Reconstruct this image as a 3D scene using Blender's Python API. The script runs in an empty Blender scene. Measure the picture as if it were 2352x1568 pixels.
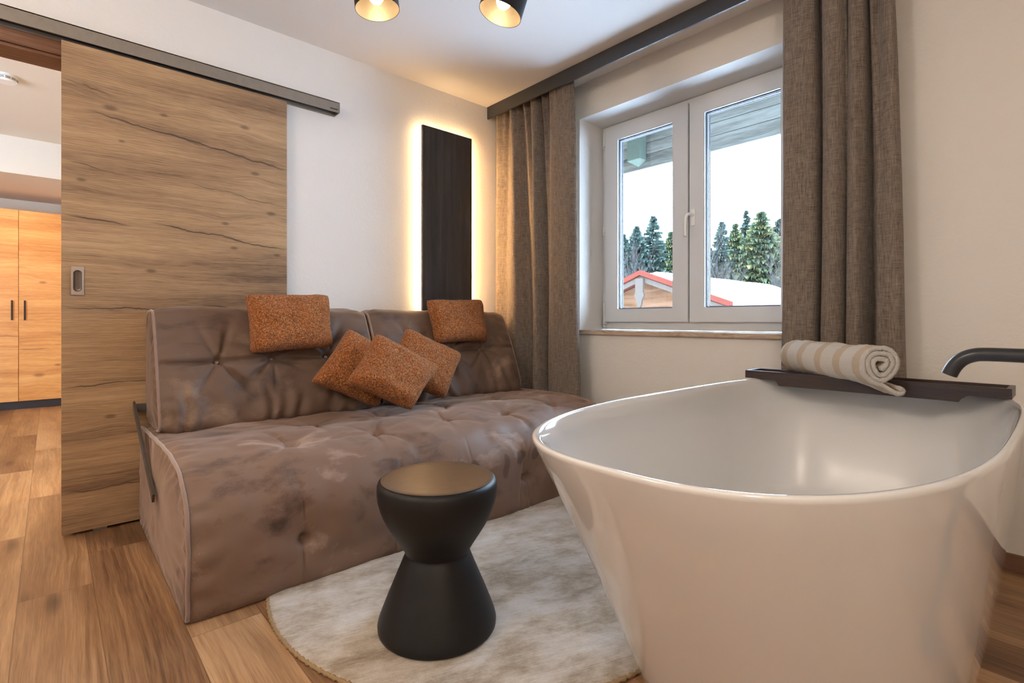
import bpy, bmesh, math, random
from mathutils import Vector, Matrix, noise
S = bpy.context.scene
C = S.collection
PI = math.pi
# ------------------------------------------------------------------ camera
cam_d = bpy.data.cameras.new('camera'); cam = bpy.data.objects.new('camera', cam_d); C.objects.link(cam)
cam_d.sensor_width = 36; cam_d.lens = 18.0
cam_d.shift_y = -49/2352; cam_d.clip_start = .02; cam_d.clip_end = 300
cam.location = (0, 0, .93)
cam.rotation_euler = (PI/2, 0, math.radians(47.9546-90))
S.camera = cam
# ------------------------------------------------------------------ world, sun, lamps, fill lights, exposure
S.view_settings.view_transform = 'Standard'; S.view_settings.look = 'None'
S.view_settings.gamma = 1; S.view_settings.use_curve_mapping = False
S.view_settings.exposure = 0.68
S.cycles.max_bounces = 10; S.cycles.diffuse_bounces = 5; S.cycles.glossy_bounces = 4
S.cycles.transmission_bounces = 8; S.cycles.transparent_max_bounces = 12
S.cycles.sample_clamp_indirect = 8
S.cycles.caustics_reflective = False; S.cycles.caustics_refractive = False
W = bpy.data.worlds.new('sky'); S.world = W; W.use_nodes = True
bg = W.node_tree.nodes['Background']
bg.inputs[0].default_value = (.56, .76, 1.0, 1); bg.inputs[1].default_value = 20.0

def light(name, kind, loc, energy, color, rot=(0, 0, 0), size=.3, size_y=None, spot=None, shape=None):
    l = bpy.data.lights.new(name, kind); o = bpy.data.objects.new(name, l); C.objects.link(o)
    o.location = loc; o.rotation_euler = rot; l.energy = energy; l.color = color
    if kind == 'AREA':
        l.shape = shape or ('RECTANGLE' if size_y else 'DISK'); l.size = size
        if size_y: l.size_y = size_y
    elif kind in ('POINT', 'SPOT'): l.shadow_soft_size = size
    if kind == 'SPOT' and spot: l.spot_size = spot; l.spot_blend = .6
    return o
sun = light('sun', 'SUN', (0, 0, 20), 3.0, (1, .74, .42), (math.radians(80), 0, math.radians(-72))); sun.data.angle = .01
WARM = (1, .86, .70)
light('room_fill_a', 'POINT', (-1.0, 1.3, 2.2), 27, WARM, size=.12)  # two unseen fills, added to light ceiling and walls evenly
light('room_fill_b', 'POINT', (-.5, -.95, 2.2), 24, WARM, size=.12)
light('hall_downlight_a', 'AREA', (-.65, 4.0, 2.49), 16, (1, .72, .44), size=.5)
light('wardrobe_downlight', 'AREA', (-.30, 6.70, 2.235), 6.5, (1, .64, .30), size=.35)
portal = light('window_portal', 'AREA', (2.98, 1.606, 1.575), 1, (1, 1, 1), (0, math.radians(90), 0), size=1.42, size_y=1.31)
portal.data.cycles.is_portal = True
# ------------------------------------------------------------------ node helpers
class N:
    def __init__(s, name):
        s.m = bpy.data.materials.new(name); s.m.use_nodes = True; s.t = s.m.node_tree
        s.b = s.t.nodes['Principled BSDF']; s.pos = None
    def n(s, kind, **kw):
        x = s.t.nodes.new(kind)
        for k, v in kw.items(): setattr(x, k, v)
        return x
    def set(s, sock, v):
        if hasattr(v, 'is_linked') or isinstance(v, bpy.types.NodeSocket): s.t.links.new(v, sock)
        else:
            try: sock.default_value = v
            except Exception: sock.default_value = (*v, 1)
    def obj(s):
        if not s.pos: s.pos = s.n('ShaderNodeTexCoord').outputs['Object']
        return s.pos
    def math(s, op, a, b=None, c=None, clamp=False):
        x = s.n('ShaderNodeMath', operation=op); x.use_clamp = clamp
        s.set(x.inputs[0], a)
        if b is not None: s.set(x.inputs[1], b)
        if c is not None: s.set(x.inputs[2], c)
        return x.outputs[0]
    def sep(s, v=None):
        x = s.n('ShaderNodeSeparateXYZ'); s.set(x.inputs[0], v or s.obj()); return x.outputs
    def comb(s, a, b, c):
        x = s.n('ShaderNodeCombineXYZ')
        for i, v in enumerate((a, b, c)): s.set(x.inputs[i], v)
        return x.outputs[0]
    def mapv(s, v, scale=(1, 1, 1), loc=(0, 0, 0), rot=(0, 0, 0)):
        x = s.n('ShaderNodeMapping'); s.set(x.inputs[0], v)
        x.inputs[1].default_value = loc; x.inputs[2].default_value = rot; x.inputs[3].default_value = scale
        return x.outputs[0]
    def noise(s, v=None, scale=5, detail=4, rough=.5, dist=0, col=False):
        x = s.n('ShaderNodeTexNoise'); s.set(x.inputs['Vector'], v or s.obj())
        x.inputs['Scale'].default_value = scale; x.inputs['Detail'].default_value = detail
        x.inputs['Roughness'].default_value = rough; x.inputs['Distortion'].default_value = dist
        return x.outputs[1 if col else 0]
    def white(s, v):
        x = s.n('ShaderNodeTexWhiteNoise', noise_dimensions='3D'); s.set(x.inputs[0], v); return x.outputs[0]
    def ramp(s, f, stops, interp='LINEAR'):
        x = s.n('ShaderNodeValToRGB'); s.set(x.inputs[0], f); e = x.color_ramp.elements; x.color_ramp.interpolation = interp
        while len(e) < len(stops): e.new(.5)
        for i, (p, c) in enumerate(stops):
            e[i].position = p; e[i].color = (*c, 1) if len(c) == 3 else c
        return x.outputs[0]
    def rng(s, f, a, b, c=0, d=1):
        x = s.n('ShaderNodeMapRange'); s.set(x.inputs[0], f)
        for i, v in enumerate((a, b, c, d)): x.inputs[i+1].default_value = v
        return x.outputs[0]
    def mix(s, f, a, b, mode='MIX'):
        x = s.n('ShaderNodeMix', data_type='RGBA', blend_type=mode)
        s.set(x.inputs[0], f); s.set(x.inputs[6], a); s.set(x.inputs[7], b); return x.outputs[2]
    def bump(s, h, strength=.3, dist=.002):
        x = s.n('ShaderNodeBump'); s.set(x.inputs['Height'], h)
        x.inputs['Strength'].default_value = strength; x.inputs['Distance'].default_value = dist
        s.t.links.new(x.outputs[0], s.b.inputs['Normal'])
    def out(s, col=None, rough=None, **kw):
        if col is not None: s.set(s.b.inputs['Base Color'], (*col, 1) if isinstance(col, tuple) and len(col) == 3 else col)
        if rough is not None: s.set(s.b.inputs['Roughness'], rough)
        for k, v in kw.items(): s.set(s.b.inputs[k.replace('_', ' ')], v)
        return s.m

def lin(r, g, b):   # sRGB 0-255 to linear
    f = lambda c: (c/255/12.92) if c/255 <= .04045 else ((c/255+.055)/1.055)**2.4
    return (f(r), f(g), f(b))
def plain(name, col, rough=.5, **kw):
    m = N(name); h = m.noise(scale=40, detail=3)
    c = m.mix(m.rng(h, .3, .7, 0, 1), tuple(x*.94 for x in col)+(1,), tuple(min(1, x*1.05) for x in col)+(1,))
    return m.out(c, rough, **kw)
def plaster(name, col, s=.35):
    m = N(name); a = m.noise(scale=55, detail=5, rough=.6); b = m.noise(scale=14, detail=3)
    m.bump(m.math('ADD', a, b), s, .004)
    big = m.noise(scale=1.2, detail=2)
    c = m.mix(m.rng(big, .3, .7), tuple(x*.97 for x in col)+(1,), (*col, 1))
    return m.out(c, .85)
def emit(name, col, st):
    m = bpy.data.materials.new(name); m.use_nodes = True; t = m.node_tree; t.nodes.clear()
    e = t.nodes.new('ShaderNodeEmission'); o = t.nodes.new('ShaderNodeOutputMaterial')
    e.inputs[0].default_value = (*col, 1); e.inputs[1].default_value = st
    t.links.new(e.outputs[0], o.inputs[0]); return m

def wood(name, dark, mid, light_, axis=0, up=2, cracks=(), knots=(), s=1.0, rough=.55, bandy=1.0, warp=.03, crackc=(.012, .008, .006)):
    """grain runs along `axis`; `up` is the across-grain axis"""
    m = N(name); o = m.sep()
    third = 3-axis-up
    w1 = m.noise(m.mapv(m.obj(), tuple((1.2 if i == axis else 3.5) for i in range(3))), scale=s, detail=2)
    U = m.math('ADD', o[up], m.math('MULTIPLY', m.math('SUBTRACT', w1, .5), warp*4))
    # knots bend the grain
    kn = None
    for (ka, ku, kr) in knots:
        da = m.math('DIVIDE', m.math('SUBTRACT', o[axis], ka), kr*2.2); du = m.math('DIVIDE', m.math('SUBTRACT', o[up], ku), kr)
        d2 = m.math('ADD', m.math('MULTIPLY', da, da), m.math('MULTIPLY', du, du))
        g = m.math('POWER', 2.718, m.math('MULTIPLY', d2, -1.0))
        g2 = m.math('POWER', 2.718, m.math('MULTIPLY', d2, -.12))
        U = m.math('ADD', U, m.math('MULTIPLY', g2, m.math('MULTIPLY', du, kr*.9)))
        kn = g if kn is None else m.math('MAXIMUM', kn, g)
    vals = [None]*3; vals[axis] = o[axis]; vals[up] = U; vals[third] = o[third]
    v = m.comb(*vals)
    def sc(a, b): return tuple((a if i == axis else b) for i in range(3))
    band = m.noise(m.mapv(v, sc(.7, 7*bandy)), scale=s, detail=3, rough=.55)
    fine = m.noise(m.mapv(v, sc(12, 300)), scale=s, detail=4, rough=.65)
    med = m.noise(m.mapv(v, sc(1.3, 60)), scale=s, detail=5, rough=.68, dist=.12)
    ring = m.math('SINE', m.math('MULTIPLY', m.math('ADD', U, m.math('MULTIPLY', med, .020)), 640*s))
    f = m.math('ADD', m.math('MULTIPLY', band, .62), m.math('MULTIPLY', med, .38))
    f = m.math('ADD', f, m.math('MULTIPLY', ring, .018))
    f = m.math('ADD', f, m.math('MULTIPLY', m.math('SUBTRACT', fine, .5), .46))
    c = m.ramp(f, [(.31, dark), (.48, mid), (.66, light_)])
    streak = m.rng(m.noise(m.mapv(v, sc(2.5, 110), (3, 1, 5)), scale=s, detail=2), .66, .74)
    c = m.mix(m.math('MULTIPLY', streak, .35), c, (*dark, 1))
    for (a0, u0, a1, u1, wd) in cracks:
        k = (u1-u0)/(a1-a0)
        lw = m.noise(m.mapv(m.obj(), sc(6, .01), (u0*7, u0*3, 0)), scale=1, detail=4, rough=.6)
        line = m.math('SUBTRACT', m.math('SUBTRACT', o[up], u0), m.math('MULTIPLY', m.math('SUBTRACT', o[axis], a0), k))
        line = m.math('ABSOLUTE', m.math('ADD', line, m.math('MULTIPLY', m.math('SUBTRACT', lw, .5), .045)))
        th = m.math('MULTIPLY', m.noise(m.mapv(m.obj(), sc(9, 9), (u0, 2, 1)), scale=1, detail=3), wd*2)
        inr = m.math('MULTIPLY', m.rng(o[axis], a0-.01, a0+.08), m.rng(o[axis], a1+.01, a1-.08))
        msk = m.math('MULTIPLY', m.math('SUBTRACT', 1, m.math('DIVIDE', line, th), clamp=True), inr, clamp=True)
        halo = m.math('MULTIPLY', m.math('SUBTRACT', 1, m.math('DIVIDE', line, .03), clamp=True), inr, clamp=True)
        c = m.mix(m.math('MULTIPLY', halo, .25), c, (*dark, 1))
        c = m.mix(m.math('MULTIPLY', msk, .92), c, (*crackc, 1))
    if kn is not None:
        kk = m.math('MULTIPLY', m.rng(m.math('ADD', kn, m.math('MULTIPLY', m.math('SUBTRACT', med, .5), .5)), .45, .9), .8)
        c = m.mix(m.math('MULTIPLY', kk, .7), c, (*tuple(d*.35 for d in dark), 1))
    m.bump(m.math('ADD', fine, med), .25, .0015)
    return m.out(c, rough)
# ------------------------------------------------------------------ mesh helpers
def tag(o, label=None, cat=None, group=None, kind=None):
    if label: o['label'] = label
    if cat: o['category'] = cat
    if group: o['group'] = group
    if kind: o['kind'] = kind
    return o
def root(name, loc, label, cat, group=None, kind=None, rz=0):
    o = bpy.data.objects.new(name, None); C.objects.link(o); o.location = loc; o.rotation_euler = (0, 0, rz)
    o.empty_display_size = .1
    return tag(o, label, cat, group, kind)
def world_off(p):
    v = Vector((0, 0, 0))
    while p is not None: v += p.location; p = p.parent
    return v
def build(name, bm, mat, parent=None, smooth=False, auto=None, local=False):
    """bm in world coordinates unless local; child meshes are stored relative to the parent chain (parents unrotated)"""
    if parent is not None and not local:
        bmesh.ops.translate(bm, verts=bm.verts, vec=-world_off(parent))
    me = bpy.data.meshes.new(name); bm.normal_update(); bm.to_mesh(me); bm.free()
    o = bpy.data.objects.new(name, me); C.objects.link(o)
    for mm in (mat if isinstance(mat, (list, tuple)) else [mat]): me.materials.append(mm)
    if smooth or auto:
        for p in me.polygons: p.use_smooth = True
    if auto:
        try: me.set_sharp_from_angle(angle=math.radians(auto))
        except Exception: pass
    if parent is not None: o.parent = parent
    return o
def box(bm, a, b, bev=0, seg=2):
    a, b = [min(x, y) for x, y in zip(a, b)], [max(x, y) for x, y in zip(a, b)]
    r = bmesh.ops.create_cube(bm, size=1)
    vs = r['verts']
    for v in vs: v.co = Vector([(a[i]+b[i])/2 + v.co[i]*(b[i]-a[i]) for i in range(3)])
    if bev:
        es = {e for v in vs for e in v.link_edges}
        bmesh.ops.bevel(bm, geom=list(es), offset=bev, segments=seg, affect='EDGES', profile=.5)
    return bm
def bx(*boxes, bev=0):
    bm = bmesh.new()
    for a, b in boxes: box(bm, a, b, bev)
    return bm
def tube(bm, pts, rad, seg=12, cap=True, up=Vector((0, 0, 1))):
    pts = [Vector(p) for p in pts]; rings = []
    rads = rad if isinstance(rad, (list, tuple)) else [rad]*len(pts)
    nrm = None
    for i, p in enumerate(pts):
        t = (pts[min(i+1, len(pts)-1)]-pts[max(i-1, 0)]).normalized()
        if nrm is None:
            nrm = t.cross(up)
            if nrm.length < 1e-3: nrm = t.cross(Vector((1, 0, 0)))
            nrm.normalize()
        else:
            nrm = (nrm - t*nrm.dot(t)).normalized()
        b = t.cross(nrm)
        rings.append([bm.verts.new(p + (nrm*math.cos(2*PI*k/seg)+b*math.sin(2*PI*k/seg))*rads[i]) for k in range(seg)])
    for i in range(len(rings)-1):
        for k in range(seg):
            bm.faces.new((rings[i][k], rings[i][(k+1) % seg], rings[i+1][(k+1) % seg], rings[i+1][k]))
    if cap:
        bm.faces.new(rings[0][::-1]); bm.faces.new(rings[-1])
    return bm
def lathe(bm, prof, c=(0, 0, 0), seg=64, M=None):
    rings = []; c = Vector(c)
    for (r, z) in prof:
        if r < 1e-6: rings.append([bm.verts.new(c+Vector((0, 0, z)))])
        else: rings.append([bm.verts.new(c+Vector((r*math.cos(2*PI*k/seg), r*math.sin(2*PI*k/seg), z))) for k in range(seg)])
    for a, b in zip(rings, rings[1:]):
        for k in range(seg):
            k2 = (k+1) % seg
            if len(a) == 1 and len(b) == 1: continue
            if len(a) == 1: bm.faces.new((a[0], b[k2], b[k]))
            elif len(b) == 1: bm.faces.new((a[k], a[k2], b[0]))
            else: bm.faces.new((a[k], a[k2], b[k2], b[k]))
    if M is not None: bmesh.ops.transform(bm, matrix=M, verts=bm.verts)
    return bm
def spline(pts, n, closed=False):
    """Catmull-Rom through pts, n samples evenly by arc length"""
    P = [Vector(p) for p in pts]; L = len(P); dense = []
    rngi = range(L if closed else L-1)
    for i in rngi:
        p0 = P[(i-1) % L] if closed else P[max(i-1, 0)]; p1 = P[i]; p2 = P[(i+1) % L]; p3 = P[(i+2) % L] if closed else P[min(i+2, L-1)]
        for k in range(16):
            t = k/16
            dense.append(.5*((2*p1)+(-p0+p2)*t+(2*p0-5*p1+4*p2-p3)*t*t+(-p0+3*p1-3*p2+p3)*t**3))
    dense.append(P[0].copy() if closed else P[-1].copy())
    d = [0]
    for a, b in zip(dense, dense[1:]): d.append(d[-1]+(b-a).length)
    out = []; j = 0; m = n if closed else n-1
    for k in range(n):
        s = d[-1]*k/m
        while j < len(d)-2 and d[j+1] < s: j += 1
        q = (s-d[j])/max(1e-9, d[j+1]-d[j]); out.append(dense[j].lerp(dense[j+1], min(1, q)))
    return out
def grid(bm, rows, close_u=False, close_v=False):
    V = [[bm.verts.new(p) for p in r] for r in rows]
    nu, nv = len(V), len(V[0])
    for i in range(nu if close_u else nu-1):
        for j in range(nv if close_v else nv-1):
            bm.faces.new((V[i][j], V[(i+1) % nu][j], V[(i+1) % nu][(j+1) % nv], V[i][(j+1) % nv]))
    return V
def fbm(p, o=4):
    return noise.fractal(Vector(p), .6, 2.0, o)
# ------------------------------------------------------------------ materials
M = {}
M['wall'] = plaster('white_plaster', (.80, .775, .75))
M['wall_win'] = plaster('white_plaster_rough', (.78, .745, .70), .5)
M['ceiling'] = plaster('ceiling_paint', (.83, .80, .77), .15)
M['hall'] = plaster('lamp_warmed_hall_paint', (.80, .71, .60), .15)  # warm lamplight tinted into the wall and ceiling colour
M['pvc'] = N('white_window_plastic').out((.70, .725, .76), .3)
M['handle_white'] = N('white_handle').out((.90, .90, .90), .3)
M['hinge'] = plain('pale_grey_plastic', (.72, .74, .76), .35)
M['gasket'] = plain('dark_rubber', (.05, .06, .09), .5)
M['spacer'] = plain('steel_spacer', (.72, .78, .86), .3, Metallic=.6)
M['rail'] = plain('bronze_anodised_metal', lin(134, 124, 112), .45, Metallic=.3)
M['slot'] = plain('dark_gap', (.012, .012, .014), .6)
M['steel'] = plain('brushed_steel', lin(160, 148, 140), .32, Metallic=.85)
M['valance'] = plain('anthracite_metal', (.035, .035, .038), .4)
M['black'] = plain('matt_black', (.010, .0095, .010), .46, Specular_IOR_Level=.28)
M['bronze'] = plain('bronze_brown_reflection', (.15, .10, .060), .36, Metallic=.5)  # warm light reflected on the black stool top, put into the colour
M['tap'] = plain('black_tap', (.02, .022, .026), .3)
M['tub'] = N('white_acrylic').out((.70, .695, .69), .07, Coat_Weight=.6, Coat_Roughness=.03)
M['gold'] = plain('gold_inside', (.55, .43, .28), .38, Metallic=.55)
M['bulb'] = emit('bulb_glow', (1, .82, .58), 4)
M['led'] = emit('led_strip', (1, .64, .30), 24)
M['led_side'] = emit('led_strip_side', (1, .58, .24), 95)
M['frame_metal'] = plain('grey_steel_bar', (.085, .075, .068), .4, Metallic=.3)

# glass: clear, thin
def glass():
    m = bpy.data.materials.new('window_glass'); m.use_nodes = True; t = m.node_tree; t.nodes.clear()
    o = t.nodes.new('ShaderNodeOutputMaterial'); tr = t.nodes.new('ShaderNodeBsdfTransparent'); gl = t.nodes.new('ShaderNodeBsdfGlossy')
    gl.inputs['Roughness'].default_value = .01; tr.inputs[0].default_value = (.97, .985, .99, 1)
    mx = t.nodes.new('ShaderNodeMixShader'); fr = t.nodes.new('ShaderNodeFresnel'); fr.inputs[0].default_value = 1.25
    t.links.new(fr.outputs[0], mx.inputs[0]); t.links.new(tr.outputs[0], mx.inputs[1]); t.links.new(gl.outputs[0], mx.inputs[2]); t.links.new(mx.outputs[0], o.inputs[0])
    return m
M['glass'] = glass()

# sliding door wood: root at (.5,2.925,0)
DC = [(-.47, 1.965, -.28, 1.935, .004), (-.38, 1.845, .08, 1.79, .005), (-.05, 1.81, .47, 1.745, .005), (.0, 1.60, .47, 1.54, .002),
      (-.47, 1.62, -.20, 1.58, .002), (-.47, 1.385, -.22, 1.36, .005), (-.15, 1.385, .47, 1.31, .005), (-.47, .985, .1, .975, .004), (.05, 1.0, .47, .98, .004),
      (-.47, .64, .1, .665, .004), (-.25, .42, .2, .40, .0035), (-.47, .19, -.15, .185, .003)]
DK = [(-.30, 1.88, .018), (.16, 1.42, .012), (.20, 1.30, .012), (.30, 1.70, .014), (.38, 1.50, .016), (-.1, 1.90, .012), (-.26, 1.74, .008), (.41, 1.28, .012), (-.15, 1.16, .014), (.25, 1.93, .015), (-.4, 1.54, .012), (-.3, .50, .014)]
M['door'] = wood('weathered_oak_panel', lin(98, 73, 52), lin(150, 118, 86), lin(184, 150, 112), 0, 2, DC, DK, s=1.0, rough=.6, bandy=.9, warp=.012)
M['casing'] = wood('brown_oak_casing', lin(84, 52, 34), lin(120, 80, 55), lin(150, 108, 78), 0, 2, rough=.5)
M['wardrobe'] = wood('knotty_oak_front', lin(176, 112, 52), lin(214, 150, 82), lin(235, 180, 112), 0, 2,
                     [(-.32, .62, -.05, .63, .004), (-.05, .78, .5, .76, .003), (-.6, .42, -.3, .45, .004), (-.6, 1.50, -.2, 1.47, .003)],
                     [(-.13, .35, .03), (.02, .45, .02), (-.45, 1.46, .03), (-.4, .28, .018), (-.1, 1.33, .02), (-.5, .27, .018)], s=1.0, rough=.35)
M['plinth'] = plain('black_plinth', (.02, .012, .012), .5)
M['skirt'] = wood('dark_skirting', lin(78, 52, 40), lin(104, 72, 56), lin(124, 90, 70), 1, 2)

def floor_mat():
    m = N('oak_plank_floor'); o = m.sep(); wd, ln = .193, 1.32
    r = m.math('DIVIDE', m.math('ADD', o[0], .080+wd*20), wd); row = m.math('FLOOR', r)
    off = m.math('MULTIPLY', m.white(m.comb(row, 3.3, 1)), ln)
    q = m.math('DIVIDE', m.math('ADD', m.math('ADD', o[1], off), 20), ln); colm = m.math('FLOOR', q)
    rnd = m.white(m.comb(row, colm, 7)); rnd2 = m.white(m.comb(colm, row, 2))
    fx = m.math('FRACT', r); fy = m.math('FRACT', q)
    vx = m.math('ADD', o[0], m.math('MULTIPLY', rnd2, 5)); vy = m.math('ADD', o[1], m.math('MULTIPLY', rnd, 9))
    w = m.noise(m.mapv(m.comb(vx, vy, rnd), (3, 1.3, 1)), scale=1, detail=2)
    U = m.math('ADD', vx, m.math('MULTIPLY', m.math('SUBTRACT', w, .5), .06))
    v = m.comb(U, vy, rnd)
    band = m.noise(m.mapv(v, (10, 1.1, 1)), scale=1, detail=3)
    med = m.noise(m.mapv(v, (80, 1.3, 1)), scale=1, detail=4, rough=.6, dist=.15)
    fine = m.noise(m.mapv(v, (260, 9, 1)), scale=1, detail=3, rough=.6)
    cath = m.math('SINE', m.math('MULTIPLY', m.math('ADD', U, m.math('MULTIPLY', band, .06)), 330))
    f = m.math('ADD', m.math('MULTIPLY', band, .5), m.math('MULTIPLY', med, .38))
    f = m.math('ADD', f, m.math('ADD', m.math('MULTIPLY', cath, .014), m.math('MULTIPLY', m.math('SUBTRACT', fine, .5), .30)))
    f = m.math('ADD', f, m.math('MULTIPLY', m.math('SUBTRACT', rnd, .5), .24))
    c = m.ramp(f, [(.22, lin(96, 66, 44)), (.40, lin(144, 108, 76)), (.56, lin(178, 141, 104)), (.74, lin(204, 170, 132))])
    # knots and dark heart streaks
    vo = m.n('ShaderNodeTexVoronoi'); vo.inputs['Scale'].default_value = 1; m.set(vo.inputs['Vector'], m.mapv(v, (6, 1.7, 1)))
    kd = m.math('ADD', vo.outputs[0], m.math('MULTIPLY', m.math('SUBTRACT', med, .5), .16))
    kmask = m.math('MULTIPLY', m.rng(kd, .20, .07), m.rng(rnd2, .4, .42))
    halo = m.math('MULTIPLY', m.rng(kd, .55, .12), m.rng(rnd2, .4, .42))
    c = m.mix(m.math('MULTIPLY', halo, .45), c, (*lin(104, 66, 42), 1))
    c = m.mix(m.math('MULTIPLY', kmask, .8), c, (*lin(44, 26, 18), 1))
    e1 = m.math('MINIMUM', fx, m.math('SUBTRACT', 1, fx)); e2 = m.math('MULTIPLY', m.math('MINIMUM', fy, m.math('SUBTRACT', 1, fy)), ln/wd)
    edge = m.rng(m.math('MINIMUM', e1, e2), .004, .010, 1, 0)
    c = m.mix(m.math('MULTIPLY', edge, .55), c, (*lin(70, 44, 28), 1))
    m.bump(m.math('SUBTRACT', m.math('ADD', fine, med), edge), .18, .0015)
    return m.out(c, m.rng(med, .3, .7, .34, .5))
M['floor'] = floor_mat()

def velvet(name, base, darkc, lightc, patches=()):
    m = N(name)
    wv = m.noise(scale=2.2, detail=3, col=True)
    v = m.n('ShaderNodeVectorMath', operation='MULTIPLY_ADD'); m.set(v.inputs[0], wv); v.inputs[1].default_value = (.30,)*3; m.set(v.inputs[2], m.obj()); v = v.outputs[0]
    a = m.noise(m.mapv(v, (1, 1.6, 1.3)), scale=3.4, detail=5, rough=.55)
    b = m.noise(m.mapv(v, (.5, 2.2, 1.6), (4, 2, 1)), scale=6, detail=4, rough=.6)
    hi = m.noise(scale=220, detail=3, rough=.7)
    f = m.math('ADD', m.math('MULTIPLY', a, .7), m.math('MULTIPLY', b, .3))
    f = m.math('ADD', f, m.math('MULTIPLY', m.math('SUBTRACT', hi, .5), .10))
    c = m.ramp(f, [(.34, darkc), (.45, base), (.56, base), (.66, lightc)])
    o = m.sep(v)
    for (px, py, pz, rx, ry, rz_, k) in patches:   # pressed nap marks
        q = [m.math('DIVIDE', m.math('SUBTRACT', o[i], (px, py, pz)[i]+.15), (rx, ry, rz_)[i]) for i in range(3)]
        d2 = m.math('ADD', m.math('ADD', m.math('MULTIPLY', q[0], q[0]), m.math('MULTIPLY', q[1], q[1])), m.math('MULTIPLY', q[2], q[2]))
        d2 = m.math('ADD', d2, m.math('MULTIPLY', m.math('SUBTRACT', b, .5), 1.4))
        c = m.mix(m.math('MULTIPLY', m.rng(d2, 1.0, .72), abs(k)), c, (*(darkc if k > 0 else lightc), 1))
    m.bump(m.math('ADD', m.math('MULTIPLY', hi, .5), a), .12, .002)
    return m.out(c, .58, Specular_IOR_Level=.35, Sheen_Weight=.35, Sheen_Roughness=.45, Sheen_Tint=(*lin(225, 205, 195), 1))
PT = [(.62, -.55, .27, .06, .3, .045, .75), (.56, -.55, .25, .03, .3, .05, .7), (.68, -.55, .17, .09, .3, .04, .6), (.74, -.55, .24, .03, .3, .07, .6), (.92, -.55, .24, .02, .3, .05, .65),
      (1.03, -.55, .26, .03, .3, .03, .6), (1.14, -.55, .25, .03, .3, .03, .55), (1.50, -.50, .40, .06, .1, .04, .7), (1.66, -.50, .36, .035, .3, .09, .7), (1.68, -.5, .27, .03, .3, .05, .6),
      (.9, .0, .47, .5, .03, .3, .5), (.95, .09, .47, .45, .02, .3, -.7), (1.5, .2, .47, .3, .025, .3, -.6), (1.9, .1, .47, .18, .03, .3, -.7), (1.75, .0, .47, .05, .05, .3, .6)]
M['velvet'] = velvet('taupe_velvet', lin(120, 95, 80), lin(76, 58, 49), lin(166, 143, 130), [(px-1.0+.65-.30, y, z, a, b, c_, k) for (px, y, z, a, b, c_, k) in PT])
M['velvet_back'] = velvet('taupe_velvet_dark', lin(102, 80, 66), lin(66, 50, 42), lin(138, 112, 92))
M['piping'] = plain('velvet_piping', lin(138, 112, 98), .8, Sheen_Weight=.5)

def linen(name, a, b):
    m = N(name)
    h = m.noise(m.mapv(m.obj(), (260, 260, 18)), scale=1, detail=3, rough=.7)
    w = m.noise(m.mapv(m.obj(), (22, 22, 300)), scale=1, detail=3, rough=.7)
    f = m.math('ADD', m.math('MULTIPLY', h, .55), m.math('MULTIPLY', w, .45))
    c = m.ramp(f, [(.36, a), (.66, b)])
    m.bump(f, .3, .001)
    return m.out(c, .9, Sheen_Weight=.15)
M['linen'] = linen('grey_brown_linen', lin(78, 69, 62), lin(144, 130, 116))

def boucle():
    m = N('rust_boucle')
    vo = m.n('ShaderNodeTexVoronoi'); vo.inputs['Scale'].default_value = 230; m.set(vo.inputs['Vector'], m.obj())
    n1 = m.noise(scale=150, detail=4, rough=.7); n2 = m.noise(m.mapv(m.obj(), (1, 1, 1), (5, 2, 3)), scale=60, detail=3, rough=.6)
    c = m.ramp(n1, [(.34, lin(66, 42, 26)), (.44, lin(142, 80, 34)), (.55, lin(178, 104, 46)), (.66, lin(210, 158, 98))])
    c = m.mix(m.rng(n2, .60, .68, 0, .7), c, (*lin(84, 78, 60), 1))
    m.bump(m.math('SUBTRACT', n1, vo.outputs[0]), .9, .006)
    return m.out(c, .95, Sheen_Weight=.08)
M['boucle'] = boucle()

def rugm():
    m = N('mottled_rug'); v = m.mapv(m.obj(), (1.0, 1.0, 1), (0, 0, 0), (0, 0, math.radians(20)))
    a = m.noise(m.mapv(v, (5.0, 8.5, 1)), scale=1, detail=10, rough=.74, dist=.15)
    b = m.noise(m.mapv(v, (2.2, 2.2, 1), (5, 5, 0)), scale=1, detail=3)
    ln = m.noise(m.mapv(v, (12, 320, 1)), scale=1, detail=2)
    f = m.math('ADD', m.math('MULTIPLY', a, .75), m.math('MULTIPLY', b, .25)); f = m.math('ADD', f, m.math('MULTIPLY', m.math('SUBTRACT', ln, .5), .16))
    c = m.ramp(f, [(.36, lin(112, 94, 76)), (.45, lin(152, 136, 116)), (.54, lin(180, 170, 158)), (.66, lin(200, 196, 192))])
    hi = m.noise(scale=300, detail=2); m.bump(m.math('ADD', hi, ln), .5, .003)
    return m.out(c, .9, Sheen_Weight=.4)
M['rug'] = rugm()
M['rug_edge'] = plain('rug_binding', lin(150, 124, 90), .95)
def towelm(name, striped=True):
    m = N(name); o = m.sep(); h = m.noise(scale=260, detail=3, rough=.7)
    n_ = m.noise(scale=9, detail=2)
    s = m.math('FRACT', m.math('ADD', m.math('MULTIPLY', o[0], 9.6), m.math('MULTIPLY', n_, .35)))
    msk = m.math('MULTIPLY', m.rng(s, .10, .16), m.rng(s, .50, .44))
    c = m.mix(msk, (*lin(224, 216, 206), 1), (*lin(206, 184, 156), 1)) if striped else (*lin(228, 220, 210), 1)
    m.bump(h, 1.0, .008); return m.out(c, .95, Sheen_Weight=.4)
M['towel'] = towelm('striped_terry')
M['tray'] = wood('dark_walnut_tray', lin(34, 24, 22), lin(50, 36, 32), lin(66, 48, 42), 1, 2, rough=.35)
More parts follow.
